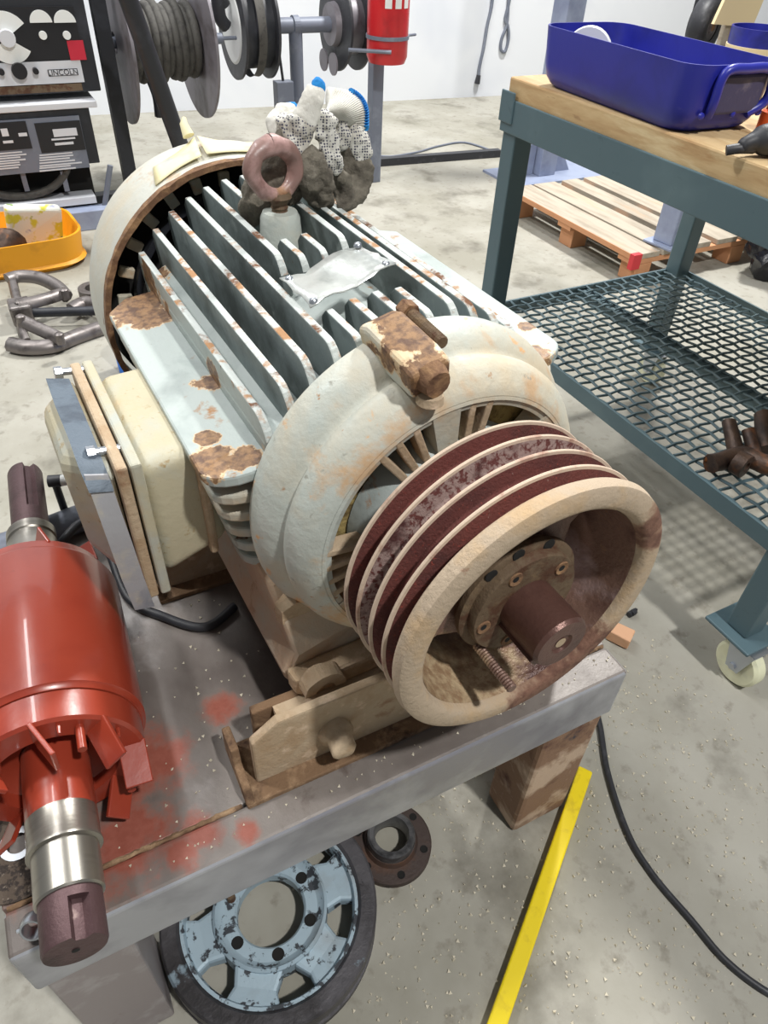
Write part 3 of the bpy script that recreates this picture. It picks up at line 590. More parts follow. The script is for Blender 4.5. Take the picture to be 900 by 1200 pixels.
MB().lathe([(-.1512, 0), (-.1512, .006)], 12).build('centre_hole', m_dust, SH)
# ------------------------------------------------------------------ gloves on the motor
def gp(cx, cy, ly): v = p_ly(270 + cx / 4.5, 70 + cy / 4.5, ly); return v
GW = Matrix.Translation(Vector((.343, .43, .685))) @ Matrix.Rotation(math.radians(2), 4, 'Z')
def gpath(path, base, k=5):
    K = .000285; P = smoothpath([gp(a, b, c) for a, b, c, r in path], k); n = len(path)
    rs = []
    for i in range(len(P)):
        u = i / k; j = min(int(u), n - 2); f = u - j; rs.append((path[j][3] * (1 - f) + path[j + 1][3] * f) * K)
    W_ = [GW @ p - base for p in P]
    P2 = [W_[0] + (W_[0] - W_[1]).normalized() * rs[0] * .6] + W_ + [W_[-1] + (W_[-1] - W_[-2]).normalized() * rs[-1] * .6]
    return P2, [rs[0] * .35] + rs + [rs[-1] * .35]
def blob(name, paths, mat_, parent, base, vox=.0035, amp=.003):
    mb = MB()
    for p in paths:
        P, R_ = gpath(p, base); mb.tube(P, R_, 16, flat=.5, wide=(base - C))
    o = mb.build(name, mat_, parent, smooth=180)
    rm = o.modifiers.new('remesh', 'REMESH'); rm.mode = 'VOXEL'; rm.voxel_size = vox * .8; rm.use_smooth_shade = True
    sm = o.modifiers.new('smooth', 'SMOOTH'); sm.iterations = 1
    tx = bpy.data.textures.get('crumple') or bpy.data.textures.new('crumple', 'CLOUDS'); tx.noise_scale = .017
    dp = o.modifiers.new('disp', 'DISPLACE'); dp.texture = tx; dp.strength = amp * 4.6; dp.mid_level = .5; dp.texture_coords = 'GLOBAL'
    t2 = bpy.data.textures.get('knit') or bpy.data.textures.new('knit', 'CLOUDS'); t2.noise_scale = .006
    d2 = o.modifiers.new('disp2', 'DISPLACE'); d2.texture = t2; d2.strength = amp; d2.mid_level = .5; d2.texture_coords = 'GLOBAL'
    return o
def ringhem(name, path, rad, mat_, parent, base, th=.0035):
    P = [GW @ gp(a, b, c) - base for a, b, c in path]
    return MB().tube(smoothpath(P, 5), th, 8).build(name, mat_, parent, smooth=80)
gb = GW @ Vector((-.06, .47, .17))
G1 = empty('work_glove', gb, 0, 'crumpled grey and white work glove tucked behind the eyebolt ring', 'glove', 'pair of dotted knit gloves')
blob('hand', [[(330, 420, .475, 70), (260, 520, .475, 95), (190, 640, .475, 95), (130, 760, .47, 70), (105, 850, .47, 42)],
              [(340, 500, .48, 60), (330, 620, .48, 70), (300, 740, .475, 62)]], m_gdirty, G1, gb)
blob('palm', [[(375, 330, .47, 62), (345, 420, .468, 62), (320, 500, .468, 50)], [(330, 330, .485, 62), (280, 400, .485, 66), (260, 460, .485, 60)]], m_dots, G1, gb)
blob('cuff', [[(455, 160, .475, 42), (425, 230, .47, 50), (385, 320, .47, 58)], [(310, 275, .50, 60), (270, 330, .495, 62), (230, 370, .49, 50)]], m_cuff, G1, gb, amp=.0015)
blob('hem', [[(448, 135, .476, 34), (462, 142, .476, 36), (478, 170, .474, 26)]], m_hem, G1, gb, amp=.0005)
blob('rear_hem', [[(275, 262, .505, 20), (310, 246, .505, 20), (345, 244, .505, 18)]], m_hem, G1, gb, amp=.0005)
gb2 = GW @ Vector((.07, .5, .17))
G2 = empty('work_glove', gb2, 0, 'crumpled dotted knit work glove with wide blue-hemmed cuff beside the eyebolt', 'glove', 'pair of dotted knit gloves')
blob('hand', [[(420, 500, .455, 50), (445, 600, .45, 82), (465, 690, .455, 82), (500, 770, .46, 46)],
              [(690, 540, .49, 50), (700, 620, .485, 50), (650, 700, .48, 62), (580, 750, .47, 50)],
              [(560, 600, .47, 50), (590, 680, .475, 60), (600, 740, .475, 46)], [(590, 470, .5, 60), (630, 560, .5, 66), (640, 650, .495, 60)]], m_gdirty, G2, gb2)
blob('palm', [[(500, 310, .475, 52), (515, 420, .47, 50), (545, 520, .465, 46), (560, 590, .465, 40)],
              [(610, 380, .50, 56), (670, 450, .495, 62), (700, 520, .49, 46)], [(560, 330, .49, 60), (580, 450, .485, 40)]], m_dots, G2, gb2)
# flared ribbed cuff: fan lofted from a gathered neck to the hem
mb = MB(); nr, nu = 46, 9; vs = []
A0, A1 = Vector((500, 250, 0)), Vector((600, 330, 0))
for i in range(nr + 1):
    t = i / nr
    hem = Vector((540 + 175 * math.sin(t * 1.75) * .98 + 10, 150 + 210 * t ** 1.7 - 6 * math.sin(t * PI), 0)); hem.x = 560 + 155 * math.sin(min(1, t * 1.25) * PI / 2)
    neck = Vector((500 + 90 * t, 270 + 75 * t, 0))
    for j in range(nu):
        u = j / (nu - 1); q = neck * (1 - u) + hem * u
        ly = .485 + .03 * u - .028 * math.sin(u * PI) * math.sin(t * PI) + .0022 * (1 if i % 2 else -1) * u
        vs.append(GW @ gp(q.x, q.y, ly) - gb2)
mb.add(vs, [(i * nu + j, i * nu + j + 1, (i + 1) * nu + j + 1, (i + 1) * nu + j) for i in range(nr) for j in range(nu - 1)])
cf = mb.build('cuff', m_cuff, G2, smooth=50); sd = cf.modifiers.new('s', 'SOLIDIFY'); sd.thickness = .012; sd.offset = -1
hemv = [Vector(vs[i * nu + nu - 1]) for i in range(12, nr + 1)]
MB().tube(hemv, .0042, 8).build('hem', m_hem, G2, smooth=80)
# ------------------------------------------------------------------ red rotor
RR = .096
RO = empty('motor_rotor', (-.119, .307, ZT), math.radians(-3.2), 'red painted rotor with bare steel shaft lying on the steel table', 'rotor')
ro = (0, 0, RR)
def rp(mb, name, m_, parent=None, **k): return mb.build(name, m_, parent or RO, loc=ro if parent is None else None, **k)
CR = rp(MB().lathe([(.20, .03), (.20, .092), (.205, .0945), (.206, .096), (.412, .096), (.417, .094), (.417, .03)], 96), 'core', m_red, smooth=35)
ER = rp(MB().lathe([(.199, .06), (.165, .062), (.165, .086), (.168, .0895), (.199, .0905)], 72), 'end_ring', m_red, smooth=35)
MB().lathe([(.418, .06), (.437, .062), (.437, .086), (.418, .0905)], 72).build('far_end_ring', m_red, CR, smooth=35)
for i in range(8):
    t = math.radians(4 + 45 * i); R4 = ry(t)
    o = MB().box(R4 @ Vector((0, .148, .076)), (.005, .046, .028), R4 @ rz(math.radians(24))).build('fan_blade', m_red, ER, bevel=.0012)
for i in range(24):
    if i % 3 == 0: continue
    t = math.radians(15 * i); q = Vector((math.sin(t) * .08, 0, math.cos(t) * .08))
    if i % 3 == 1:
        MB().cyl(q + Vector((0, .166, 0)), q + Vector((0, .155, 0)), .0028, .0016, 8).build('rivet_stub', m_red, ER)
    elif i % 2 == 0:
        MB().cyl(q * .93 + Vector((0, .166, 0)), q * .93 + Vector((0, .138, 0)), .0045, n=12).build('balance_pin', m_red, ER, smooth=40)
t = math.radians(-50); q = Vector((math.sin(t) * .074, .165, math.cos(t) * .074))
MB().lathe([(0, .017), (-.005, .017), (-.007, .008), (-.012, .006), (-.013, 0)], 20, 'y', q).build('balance_washer', m_red, ER, smooth=35)
for i in range(8):
    t = math.radians(20 + 45 * i); R4 = ry(t)
    MB().box(R4 @ Vector((0, .447, .076)), (.004, .03, .024), R4 @ rz(math.radians(20))).build('far_blade', m_red, CR, bevel=.001)
rp(MB().lathe([(.2, .033), (.113, .033), (.113, .01)], 48), 'painted_shaft', m_red, smooth=30)
MB().lathe([(.18, .061), (.185, .05), (.19, .034)], 48).build('end_plate', m_red, ER, smooth=30)
J = rp(MB().lathe([(.1132, .01), (.1132, .0332), (.084, .0332), (.081, .0345), (.078, .0345), (.077, .0305), (.033, .0305), (.031, .029), (.031, .01)], 56), 'journal', m_bright, smooth=30)
# shaft end with an open keyway
mb = MB(); r_ = .0278; n = 56; kw = .0055; vs = []
ring = []
for i in range(n + 1):
    a_ = math.radians(20) + 2 * PI * i / n
    ring.append((r_ * math.sin(a_), r_ * math.cos(a_)))
def section(key):
    out = []
    for i in range(n):
        a_ = 2 * PI * i / n; x_, z_ = r_ * math.sin(a_), r_ * math.cos(a_)
        d_ = abs((a_ - math.radians(26) + PI) % (2 * PI) - PI) * r_
        if key and d_ < .0068: f_ = .70; x_ *= f_; z_ *= f_
        out.append((x_, z_))
    return out
secs = [(.031, False), (.0225, False), (.022, True), (-.010, True), (-.013, True)]
for yy, key in secs:
    f_ = .955 if yy == -.013 else 1
    for x_, z_ in section(key): vs.append((x_ * f_, yy, z_ * f_))
fs = [(j * n + i, j * n + (i + 1) % n, (j + 1) * n + (i + 1) % n, (j + 1) * n + i) for j in range(len(secs) - 1) for i in range(n)]
fs += [list(range(n)), [(len(secs) - 1) * n + i for i in range(n)][::-1]]
SE = rp(mb.add(vs, fs), 'shaft_end', m_darkst, smooth=30)
MB().lathe([(-.0136, 0), (-.0136, .0035)], 12).build('centre_hole', m_dark, SE)
rp(MB().lathe([(.41, .034), (.50, .034), (.505, .0325), (.525, .0325), (.527, .030), (.533, .030), (.535, .032), (.55, .032), (.552, .027), (.556, .025)], 48), 'far_journal', m_bright, smooth=30)
mb = MB(); vs = []
secs = [(.556, False), (.59, False), (.591, True), (.692, True), (.697, True)]
r_ = .0245
for yy, key in secs:
    f_ = .94 if yy == .697 else 1
    for x_, z_ in section(key): vs.append((x_ * f_, yy, z_ * f_))
fs = [(j * n + i, j * n + (i + 1) % n, (j + 1) * n + (i + 1) % n, (j + 1) * n + i) for j in range(len(secs) - 1) for i in range(n)]
fs += [list(range(n))[::-1], [(len(secs) - 1) * n + i for i in range(n)]]
rp(mb.add(vs, fs), 'far_shaft_end', m_darkst, smooth=30)
# ------------------------------------------------------------------ small things on the table
p = onz(-12, 1000, ZT)
CD = empty('cutting_disc', (p.x, p.y, ZT), 0, 'worn abrasive cutting disc under the rotor shaft', 'disc')
MB().lathe([(0, .012), (0, .062), (.003, .062), (.003, .012)], 48, 'z', closed=True).build('abrasive_wheel', m_disc, CD)
q = onz(22, 990, ZT)
MB().lathe([(.003, .0115), (.003, .019), (.0042, .019), (.0042, .0115)], 32, 'z', closed=True).build('metal_ring', m_zinc, CD)
CD.location = (q.x, q.y, ZT)
p = onz(40, 1085, ZT + .012)
NC = empty('metal_coupling', (p.x, p.y, ZT), 0, 'small bright metal coupling ring beside the rotor shaft end', 'coupling')
RT = Matrix.Translation((0, 0, .0125)) @ Matrix.Rotation(math.radians(-35), 4, 'X')
o = MB().lathe([(-.007, .0095), (-.007, .0115), (-.003, .0125), (.006, .0125), (.008, .0112), (.008, .0095)], 28, 'y', closed=True).build('sleeve', m_zinc, NC, smooth=40)
o.location = (0, 0, .0125); o.rotation_euler = (math.radians(-30), 0, math.radians(-20))
o = MB().cyl((.008, -.004, -.009), (.017, -.008, -.012), .0025, n=8).cyl((-.011, 0, .002), (-.015, 0, .002), .002, n=8).build('pin', m_zinc, NC); o.location = (0, 0, .0135)
# pipe and cable at the back of the table, behind the terminal box
pa, pb = onz(-30, 655, ZT + .022), onz(112, 600, ZT + .022)
tag(MB().cyl(pa, pb, .022, n=24).build('steel_tube', m_greyst, smooth=40), 'grey steel tube lying behind the rotor on the table', 'tube')
pts = smoothpath([onz(62, 655, ZT + .008), onz(75, 632, ZT + .05), onz(100, 612, ZT + .05), onz(125, 640, ZT + .03), onz(150, 700, ZT + .008), onz(190, 722, ZT + .0068), onz(240, 735, ZT + .0066), onz(275, 710, ZT + .0066)], 8)
lead_pts = [Vector(q) for q in pts]
tag(MB().tube(pts, .0065, 10).build('lead_cable', m_blk, smooth=80), 'black cable running out from under the terminal box', 'cable')
pa, pb = onz(57, 564, ZT + .09), onz(72, 563, ZT + .09)
GL = empty('cable_gland', (pa + pb) / 2, 0, 'black tube with a white end beside the terminal box lid', 'tube')
d_ = pb - pa; mid = (pa + pb) / 2
MB().cyl(pa - mid, pb - mid, .0095, n=18).build('sleeve', m_blk, GL, smooth=40)
MB().cyl(pb - mid, pb - mid + d_.normalized() * .02, .009, .007, n=18).build('white_tip', m_white, GL, smooth=40)
MB().cyl(pa - mid + Vector((.008, 0, 0)), pa - mid + Vector((.008, 0, -.0905)), .006, n=12).build('post', m_blk, GL)
# ------------------------------------------------------------------ things on the floor by the table
c0 = onz(317, 1066, .045)
WH = empty('pulley_wheel', (c0.x, c0.y, 0), 0, 'pale blue chipped-paint six-spoke pulley wheel lying on the floor', 'wheel')
R_ = .150; H_ = .055; WH.scale = (1.06, 1.06, 1.06)
MB().lathe([(0, .122), (0, R_), (.012, R_), (.016, R_ - .006), (.026, R_ - .006), (.03, R_), (H_, R_), (H_ + .003, R_ - .003), (H_ + .003, .128), (H_ - .004, .122)], 96, 'z', closed=True).build('rim', m_wheelrim, WH, smooth=30)
MB().lathe([(.018, .116), (.018, .1235), (.054, .1235), (.054, .119), (.046, .116)], 72, 'z', closed=True).build('rim_liner', m_wheelbl, WH, smooth=30)
MB().lathe([(.015, .05), (.015, .08), (.05, .08), (.054, .076), (.048, .072), (.044, .066), (.044, .05), (.04, .047), (.02, .047)], 72, 'z', closed=True).build('hub', m_wheelbl, WH, smooth=30)
for i in range(6):
    t = math.radians(32 + 60 * i); R4 = rz(-t); vs = []
    for (r_, w_, za, zb) in ((.074, .033, .02, .047), (.096, .029, .02, .044), (.121, .040, .02, .045)):
        for sx in (-1, 1):
            for zz in (za, zb): vs.append(R4 @ Vector((sx * w_, r_, zz)))
    fs = []
    for s_ in (0, 4): fs += [(s_, s_ + 4, s_ + 5, s_ + 1), (s_ + 2, s_ + 3, s_ + 7, s_ + 6), (s_, s_ + 2, s_ + 6, s_ + 4), (s_ + 1, s_ + 5, s_ + 7, s_ + 3)]
    MB().add(vs, fs).build('spoke', m_wheelbl, WH, bevel=.005)
    t2 = math.radians(10 + 60 * i); q = Vector((math.sin(t2) * .0585, math.cos(t2) * .0585, 0))
    if i in (0, 5):
        MB().cyl(q + Vector((0, 0, .043)), q + Vector((0, 0, .056)), .0065, .0055, 12).build('bolt', m_hub, WH, smooth=40)
    else:
        MB().lathe([(.0442, 0), (.0442, .006), (.0448, .0078), (.044, .0085)], 16, 'z', q).build('bolt_hole', m_dark, WH)
c0 = onz(458, 984, .02)
FG = empty('hub_flange', (c0.x, c0.y, 0), 0, 'dark rusty hub flange lying on the floor beside the blue wheel', 'flange')
MB().lathe([(0, .03), (0, .068), (.013, .068), (.0155, .065), (.016, .045), (.024, .041), (.024, .03)], 64, 'z', closed=True).build('plate', m_flange, FG, smooth=30)
MB().lathe([(.01, .027), (.01, .041), (.04, .039), (.043, .036), (.043, .029), (.038, .027)], 56, 'z', closed=True).build('collar', m_flangetop, FG, smooth=30)
for i in range(6):
    t = math.radians(10 + 60 * i); q = Vector((math.sin(t) * .056, math.cos(t) * .056, 0))
    MB().lathe([(.0163, 0), (.0163, .0045), (.0168, .006), (.016, .0065)], 14, 'z', q).build('bolt_hole', m_dark, FG)
a_, b_ = onz(686, 902, .015), onz(575, 1222, .015)
d_ = (b_ - a_); b_ = a_ + d_ * 1.12; L_ = (b_ - a_).length; ang = math.atan2(d_.y, d_.x)
a_bar, b_bar = a_.xy, b_.xy
yb = MB().prism([(0, -.013), (0, .013), (L_, .013), (L_, -.013)], 0, .02, 'xy')
o = yb.build('yellow_bar', m_yel, bevel=.003, loc=(a_.x, a_.y, 0), rot=(0, 0, ang)); tag(o, 'yellow painted square steel bar lying on the floor', 'bar')
pts = smoothpath([onz(*q, .0055) for q in [(690, 800), (703, 850), (712, 905), (735, 975), (765, 1025), (810, 1078), (850, 1125), (900, 1163), (960, 1190)]], 8)
tag(MB().tube(pts, .0055, 12).build('floor_cable', m_blk, smooth=80), 'black rubber cable winding over the floor past the yellow bar', 'cable')
p = onz(727, 743, .02)
tag(roughen(MB().box((0, 0, 0), (.035, .05, .03), rz(.5)), .003, 40).build('wood_offcut', m_chunk, loc=(p.x, p.y, .017), bevel=.003), 'small pale wood offcut on the floor beyond the table corner', 'wood')
p = onz(742, 718, .01)
tag(roughen(MB().cyl((-.012, 0, 0), (.014, .006, 0), .007, .004, 8).box((0, 0, .004), (.01, .012, .008)), .002, 80).build('metal_scrap', m_blk, loc=(p.x, p.y, .008)), 'tiny dark metal scrap on the floor by the wood offcut', 'scrap')
# ------------------------------------------------------------------ workbench
BX0, BX1, BY0, BY1 = 1.065, 1.80, .43, 1.47
WB = empty('workbench', ((BX0 + BX1) / 2, (BY0 + BY1) / 2, 0), 0, 'green-grey steel workbench on casters with wooden top and mesh shelf', 'workbench')
def bl(x, y, z): return (x - (BX0 + BX1) / 2, y - (BY0 + BY1) / 2, z)
legs = [(BX0 + .0065, BY0 + .0065), (BX0 + .0065, BY1 - .0565), (BX1 - .0565, BY0 + .0065), (BX1 - .0565, BY1 - .0565)]
for (x, y) in legs:
    MB().box2(bl(x, y, .115), bl(x + .05, y + .05, .83)).build('leg', m_grn, WB, bevel=.004)
    CS = MB().box2(bl(x - .025, y - .03, .106), bl(x + .075, y + .08, .1145)).build('caster_plate', m_grn, WB, bevel=.003)
    wc = Vector(bl(x + .01, y - .01, .05))
    MB().lathe([(-.012, .008), (-.016, .02), (-.016, .044), (-.010, .05), (.010, .05), (.016, .044), (.016, .02), (.012, .008)], 36, 'x', wc).build('wheel', m_caster, CS, smooth=40)
    fk = MB()
    for sx in (-.021, .021): fk.prism([(-.03, .105), (.03, .105), (.014, .04), (-.014, .04)], wc.x + sx - .0015, wc.x + sx + .0015, 'yz')
    fk.v = [(a, b + (wc.y if i < 1e9 else 0), c) for i, (a, b, c) in enumerate(fk.v)]
    fk.box((wc.x, wc.y, .1035), (.046, .06, .003)).cyl((wc.x - .027, wc.y, .05), (wc.x + .027, wc.y, .05), .008, n=6)
    fk.build('fork', m_zinc, CS)
for (a, b) in [((BX0, BY0, .79), (BX0 + .006, BY1, .857)), ((BX1 - .006, BY0, .79), (BX1, BY1, .857)), ((BX0 + .006, BY1 - .006, .79), (BX1 - .006, BY1, .857)), ((BX0 + .006, BY0, .79), (BX1 - .006, BY0 + .006, .857))]:
    MB().box2(bl(*a), bl(*b)).build('top_rail', m_grn, WB, bevel=.002)
MB().box2(bl(BX0 - .004, BY1 - .045, .81), bl(BX0 + .001, BY1 + .004, .872)).build('corner_bracket', m_grn, WB, bevel=.002)
for i in range(5):
    w_ = (BX1 - BX0 - .012) / 5; x = BX0 + .006 + i * w_
    MB().box2(bl(x + .0006, BY0 + .006, .835), bl(x + w_ - .0006, BY1 - .006, .897)).build('top_plank', m_wood, WB, bevel=.004)
for (a, b) in [((BX0, BY0 + .05, .325), (BX0 + .006, BY1 - .05, .362)), ((BX1 - .006, BY0 + .05, .325), (BX1, BY1 - .05, .362)), ((BX0 + .05, BY1 - .012, .325), (BX1 - .05, BY1 - .006, .362)), ((BX0 + .05, BY0 + .006, .325), (BX1 - .05, BY0 + .012, .362)),
               ((BX0 + .006, BY0 + .012, .325), (BX0 + .035, BY1 - .012, .331)), (((BX0 + BX1) / 2 - .02, BY0 + .012, .325), ((BX0 + BX1) / 2 + .02, BY1 - .012, .352))]:
    MB().box2(bl(*a), bl(*b)).build('shelf_rail', m_grn, WB)
me = MB(); px_ = .033; py_ = .030
nx_ = int((BX1 - BX0 - .01) / px_); ny_ = int((BY1 - BY0 - .02) / py_)
for i in range(nx_ + 1):
    x = BX0 + .008 + i * px_; pts = []
    for j in range(ny_ * 2 + 1):
        y = BY0 + .008 + j * py_ / 2; pts.append(bl(x, y, .358 + (.0022 * (1 if ((i + j // 2) % 2) else -1) if j % 2 == 0 else 0)))
    me.tube(pts, .0033, 5)
for j in range(ny_ + 1):
    y = BY0 + .008 + j * py_; pts = []
    for i in range(nx_ * 2 + 1):
        x = BX0 + .008 + i * px_ / 2; pts.append(bl(x, y, .358 - (.0022 * (1 if ((j + i // 2) % 2) else -1) if i % 2 == 0 else 0)))
    me.tube(pts, .0033, 5)
o = me.build('mesh_shelf', m_grn, WB); o['kind'] = 'stuff'
# blue cut-open canister on the bench
BZ = .898
def rrect(cx, cy, w, l, r, n=6):
    out = []
    for (sx, sy, a0) in ((1, 1, 0), (-1, 1, 90), (-1, -1, 180), (1, -1, 270)):
        for k in range(n + 1):
            t = math.radians(a0 + 90 * k / n); out.append((cx + sx * (w / 2 - r) + r * math.cos(t), cy + sy * (l / 2 - r) + r * math.sin(t)))
    return out
pc = (1.168, 1.165)
BB = empty('blue_canister', (pc[0], pc[1], BZ), math.radians(-3), 'dirty blue plastic canister cut open as a tray on the bench', 'tray')
W_, L_, H_ = .20, .45, .104
rings = [(0, .0, .0), (.0, .80, .88), (.006, .87, .92), (.018, .94, .96), (.04, .985, .985), (H_, 1.03, 1.01), (H_, 1.0, .995), (.04, .955, .97), (.02, .90, .94), (.006, .0, .0)]
mb = MB(); n_ = 28; vs = []
for z_, fx, fy in rings:
    for (x_, y_) in rrect(0, 0, W_, L_, .045): vs.append((x_ * fx, y_ * fy, z_))
fs = [(j * n_ + i, j * n_ + (i + 1) % n_, (j + 1) * n_ + (i + 1) % n_, (j + 1) * n_ + i) for j in range(len(rings) - 1) for i in range(n_)]
mb.add(vs, fs).build('tray_body', m_blue, BB, smooth=35)
hd = MB(); hd.tube(smoothpath([(-.042, -.222, .028), (-.048, -.232, .05), (-.044, -.234, .094), (0, -.236, .099), (.06, -.234, .094), (.074, -.230, .05), (.045, -.222, .028)], 6), .008, 10)
hd.build('carry_handle', m_blue, BB, smooth=60)
MB().box((.012, -.223, .06), (.10, .012, .06)).build('handle_recess', m_mud, BB, bevel=.005)
for (x_, z_) in ((-.06, .03), (.01, .03), (.07, .03)):
    MB().lathe([(0, .006), (-.004, .005), (-.006, 0)], 12, 'y', (x_, -.224, z_)).build('stud', m_blue, BB, smooth=50)
p = ony(690, 38, 1.30)
o = MB().lathe([(0, 0), (0, .046), (.004, .048), (.01, .048), (.012, .044), (.012, 0)], 32, 'y').build('white_lid', m_white, smooth=40, loc=(p.x + .005, 1.30, BZ + .0625), rot=(math.radians(0), 0, math.radians(-50)))
tag(o, 'round white plastic lid standing inside the blue tray', 'lid')
o = MB().box((0, 0, 0), (.035, .02, .05), None).build('brown_block', m_cream, loc=(1.235, .965, BZ + .031 + .075), bevel=.003)
o.location = (1.225, 1.0, BZ + .032); o.dimensions = o.dimensions
tag(o, 'small tan block inside the blue tray by the handle', 'block')
# dark trigger tool and other things on the bench at the frame edge
p = onz(893, 170, BZ + .02)
TG = empty('power_tool', (p.x + .02, p.y, BZ), 0, 'dark grey hand tool lying on the wooden bench top', 'tool')
roughen(MB().tube(smoothpath([(-.045, .02, .014), (-.02, .015, .022), (.01, .005, .026), (.06, -.01, .028), (.12, -.02, .028)], 5), [.006, .01, .012, .013, .014, .016, .02, .022, .023, .024, .025, .026, .027, .027, .027, .027, .027, .027, .026, .026, .024], 12), .001, 60).build('body', m_blk, TG, smooth=60)
MB().tube(smoothpath([(-.06, .03, .008), (-.045, .02, .012), (-.02, .012, .012)], 4), .008, 8).build('nozzle', m_blk, TG, smooth=60)
p = onz(903, 150, BZ + .01)
tag(MB().lathe([(0, .02), (.03, .02), (.034, .014), (.05, .012), (.05, 0)], 20, 'z').build('orange_cap', m_orange, loc=(p.x + .02, p.y + .02, BZ), smooth=40), 'orange plastic cap standing on the bench beside the tool', 'cap')
p = onz(905, 118, BZ + .02)
tag(MB().lathe([(-.08, .0), (-.08, .016), (.08, .016), (.08, 0)], 20, 'x').build('round_stick', m_cream, loc=(p.x + .06, p.y, BZ + .016), rot=(0, 0, .2), smooth=40), 'pale round wooden stick on the bench behind the tool', 'stick')
# oily scrap part on the mesh shelf
p = onz(865, 530, .372)
SC = empty('forged_part', (p.x, p.y, .361), .2, 'oily brown three-armed forged part lying on the mesh shelf', 'machine part')
def sv(px, py, h): q = onz(px, py, .361 + h) - SC.location; return rz(-.2) @ q
mb = MB().tube(smoothpath([sv(832, 545, .018), sv(850, 540, .02), sv(870, 535, .026), sv(895, 545, .028), sv(925, 555, .026)], 4), .019, 10)
roughen(mb, .003, 60).build('bar', m_scrap, SC, smooth=60)
for i, (a, b, c, d, r_) in enumerate([(853, 495, 862, 530, .014), (876, 505, 884, 535, .013), (893, 488, 898, 530, .018)]):
    roughen(MB().cyl(sv(a, b, .05), sv(c, d, .022), r_, r_ * 1.1, 10), .002, 60).build('arm', m_scrap, SC, smooth=50)
mb = MB().lathe([(-.012, .010), (-.012, .024), (.012, .024), (.012, .010)], 18, 'y', sv(868, 545, .0255), closed=True)
mb.build('boss', m_scrap, SC, smooth=40)
MB().cyl(sv(826, 538, .018), sv(848, 545, .018), .009, n=10).build('copper_pin', mat('copper', (150, 92, 54), .4, .6), SC, smooth=50)
SC.location.z += .0025
# ------------------------------------------------------------------ pallet behind the bench
PA = empty('pallet', (2.22, 2.03, 0), 0, 'weathered wooden pallet with red sprayed corner on the floor', 'pallet')
PL = .90
for i, (x, w_) in enumerate([(0, .14), (.155, .13), (.33, .10), (.47, .12), (.62, .11), (.78, .12), (.94, .12), (1.1, .1)]):
    MB().box2((x, 0, .10), (x + w_, PL, .122)).build('deck_board', m_pallet, PA, bevel=.002)
for y in (0.0, PL / 2 - .045, PL - .09):
    MB().box2((.001, y, .079), (1.19, y + .09, .0995)).build('stringer_board', m_palside, PA, bevel=.002)
    for x in (.0, .55, 1.08):
        MB().box2((x + .025, y, 0), (x + .11, y + .088, .0785)).build('block', m_palside, PA, bevel=.003)
MB().box2((-.003, 0, .100), (.0, PL, .121)).build('edge_strip', m_palside, PA)
MB().box2((-.0045, -.004, .062), (.04, .02, .1235)).build('red_mark', m_redpaint, PA)
p = onz(790, 292, .122)
SP = empty('steel_post_stub', (p.x + .02, p.y + .06, .122), math.radians(8), 'pale blue-grey steel post stub with base plate standing on the pallet', 'post')
MB().box2((-.075, -.07, 0), (.075, .07, .01)).build('base_plate', m_bluegrey, SP, bevel=.002)
MB().box2((-.045, -.045, .01), (.045, .045, .5)).build('post', m_bluegrey, SP, bevel=.004)
p = onz(885, 318, .03)
BG = empty('plastic_bag', (p.x + .1, p.y, 0), 0, 'crumpled shiny black plastic bag on the floor behind the bench', 'bag')
mb = MB(); bm = bmesh.new(); bmesh.ops.create_icosphere(bm, subdivisions=4, radius=.13); mb.add([v.co * 1 for v in bm.verts], [[v.index for v in f.verts] for f in bm.faces]); bm.free()
mb.v = [(v[0] * 1.1, v[1], v[2] * 1.7 + .2) for v in mb.v]
roughen(roughen(mb, .05, 9), .02, 28); mb.v = [(a, b, max(c, 0.0)) for a, b, c in mb.v]
mb.build('crumpled_film', m_bag, BG, smooth=30)
# grey column behind the bench
p = onz(632, 205, 0)
SO = empty('steel_column', (p.x, p.y, 0), math.radians(0), 'tall blue-grey steel column with gusseted foot behind the bench', 'column')
MB().box2((-.05, -.06, .012), (.06, .06, 2.4)).build('post', m_bluegrey, SO, bevel=.004)
MB().box2((-.28, -.16, 0), (.34, .16, .012)).build('foot_plate', m_bluegrey, SO)
for sx in (-1, 1):
    MB().prism([(sx * .06, .012), (sx * .2, .012), (sx * .06, .22)], -.01, .01, 'xz').build('gusset', m_bluegrey, SO)
MB().box2((.0605, -.03, .5), (.072, .03, 2.2)).build('dark_channel', m_blkpaint, SO)
# ------------------------------------------------------------------ far right: wheel, cream board, blue tub
p = ony(826, 30, 3.6)
TR = empty('trolley_wheel', (p.x, 3.6, 0), math.radians(20), 'black rubber trolley wheel behind the blue tray', 'wheel')
MB().lathe([(-.05, .07), (-.06, .10), (-.05, .135), (-.02, .15), (.02, .15), (.05, .135), (.06, .10), (.05, .07)], 48, 'y', (0, 0, p.z)).build('tyre', m_blk, TR, smooth=50)
MB().lathe([(-.05, .0), (-.052, .03), (-.04, .035), (-.045, .07), (.045, .07)], 32, 'y', (0, 0, p.z)).build('rim', m_reel, TR, smooth=40)
MB().lathe([(-.054, .0), (-.054, .022), (-.05, .024)], 16, 'y', (0, 0, p.z)).build('hub', m_rust, TR)
MB().box2((.05, .0, 0), (.16, .12, p.z + .15)).build('axle_frame', m_blkpaint, TR)
q0 = ony(842, 20, 3.4)
MB_ = empty('cream_board', (q0.x, 3.4, 0), math.radians(0), 'cream coloured board leaning behind the bench', 'board')
zb = ony(850, 28, 3.4).z
MB().prism([(-.02, zb), (.30, zb - .02), (.36, zb + .35), (.08, zb + .35)], 0, .02, 'xz').build('panel', m_cream, MB_)
MB().box2((.1, .021, 0), (.2, .05, zb + .1)).build('prop', m_pallet, MB_)
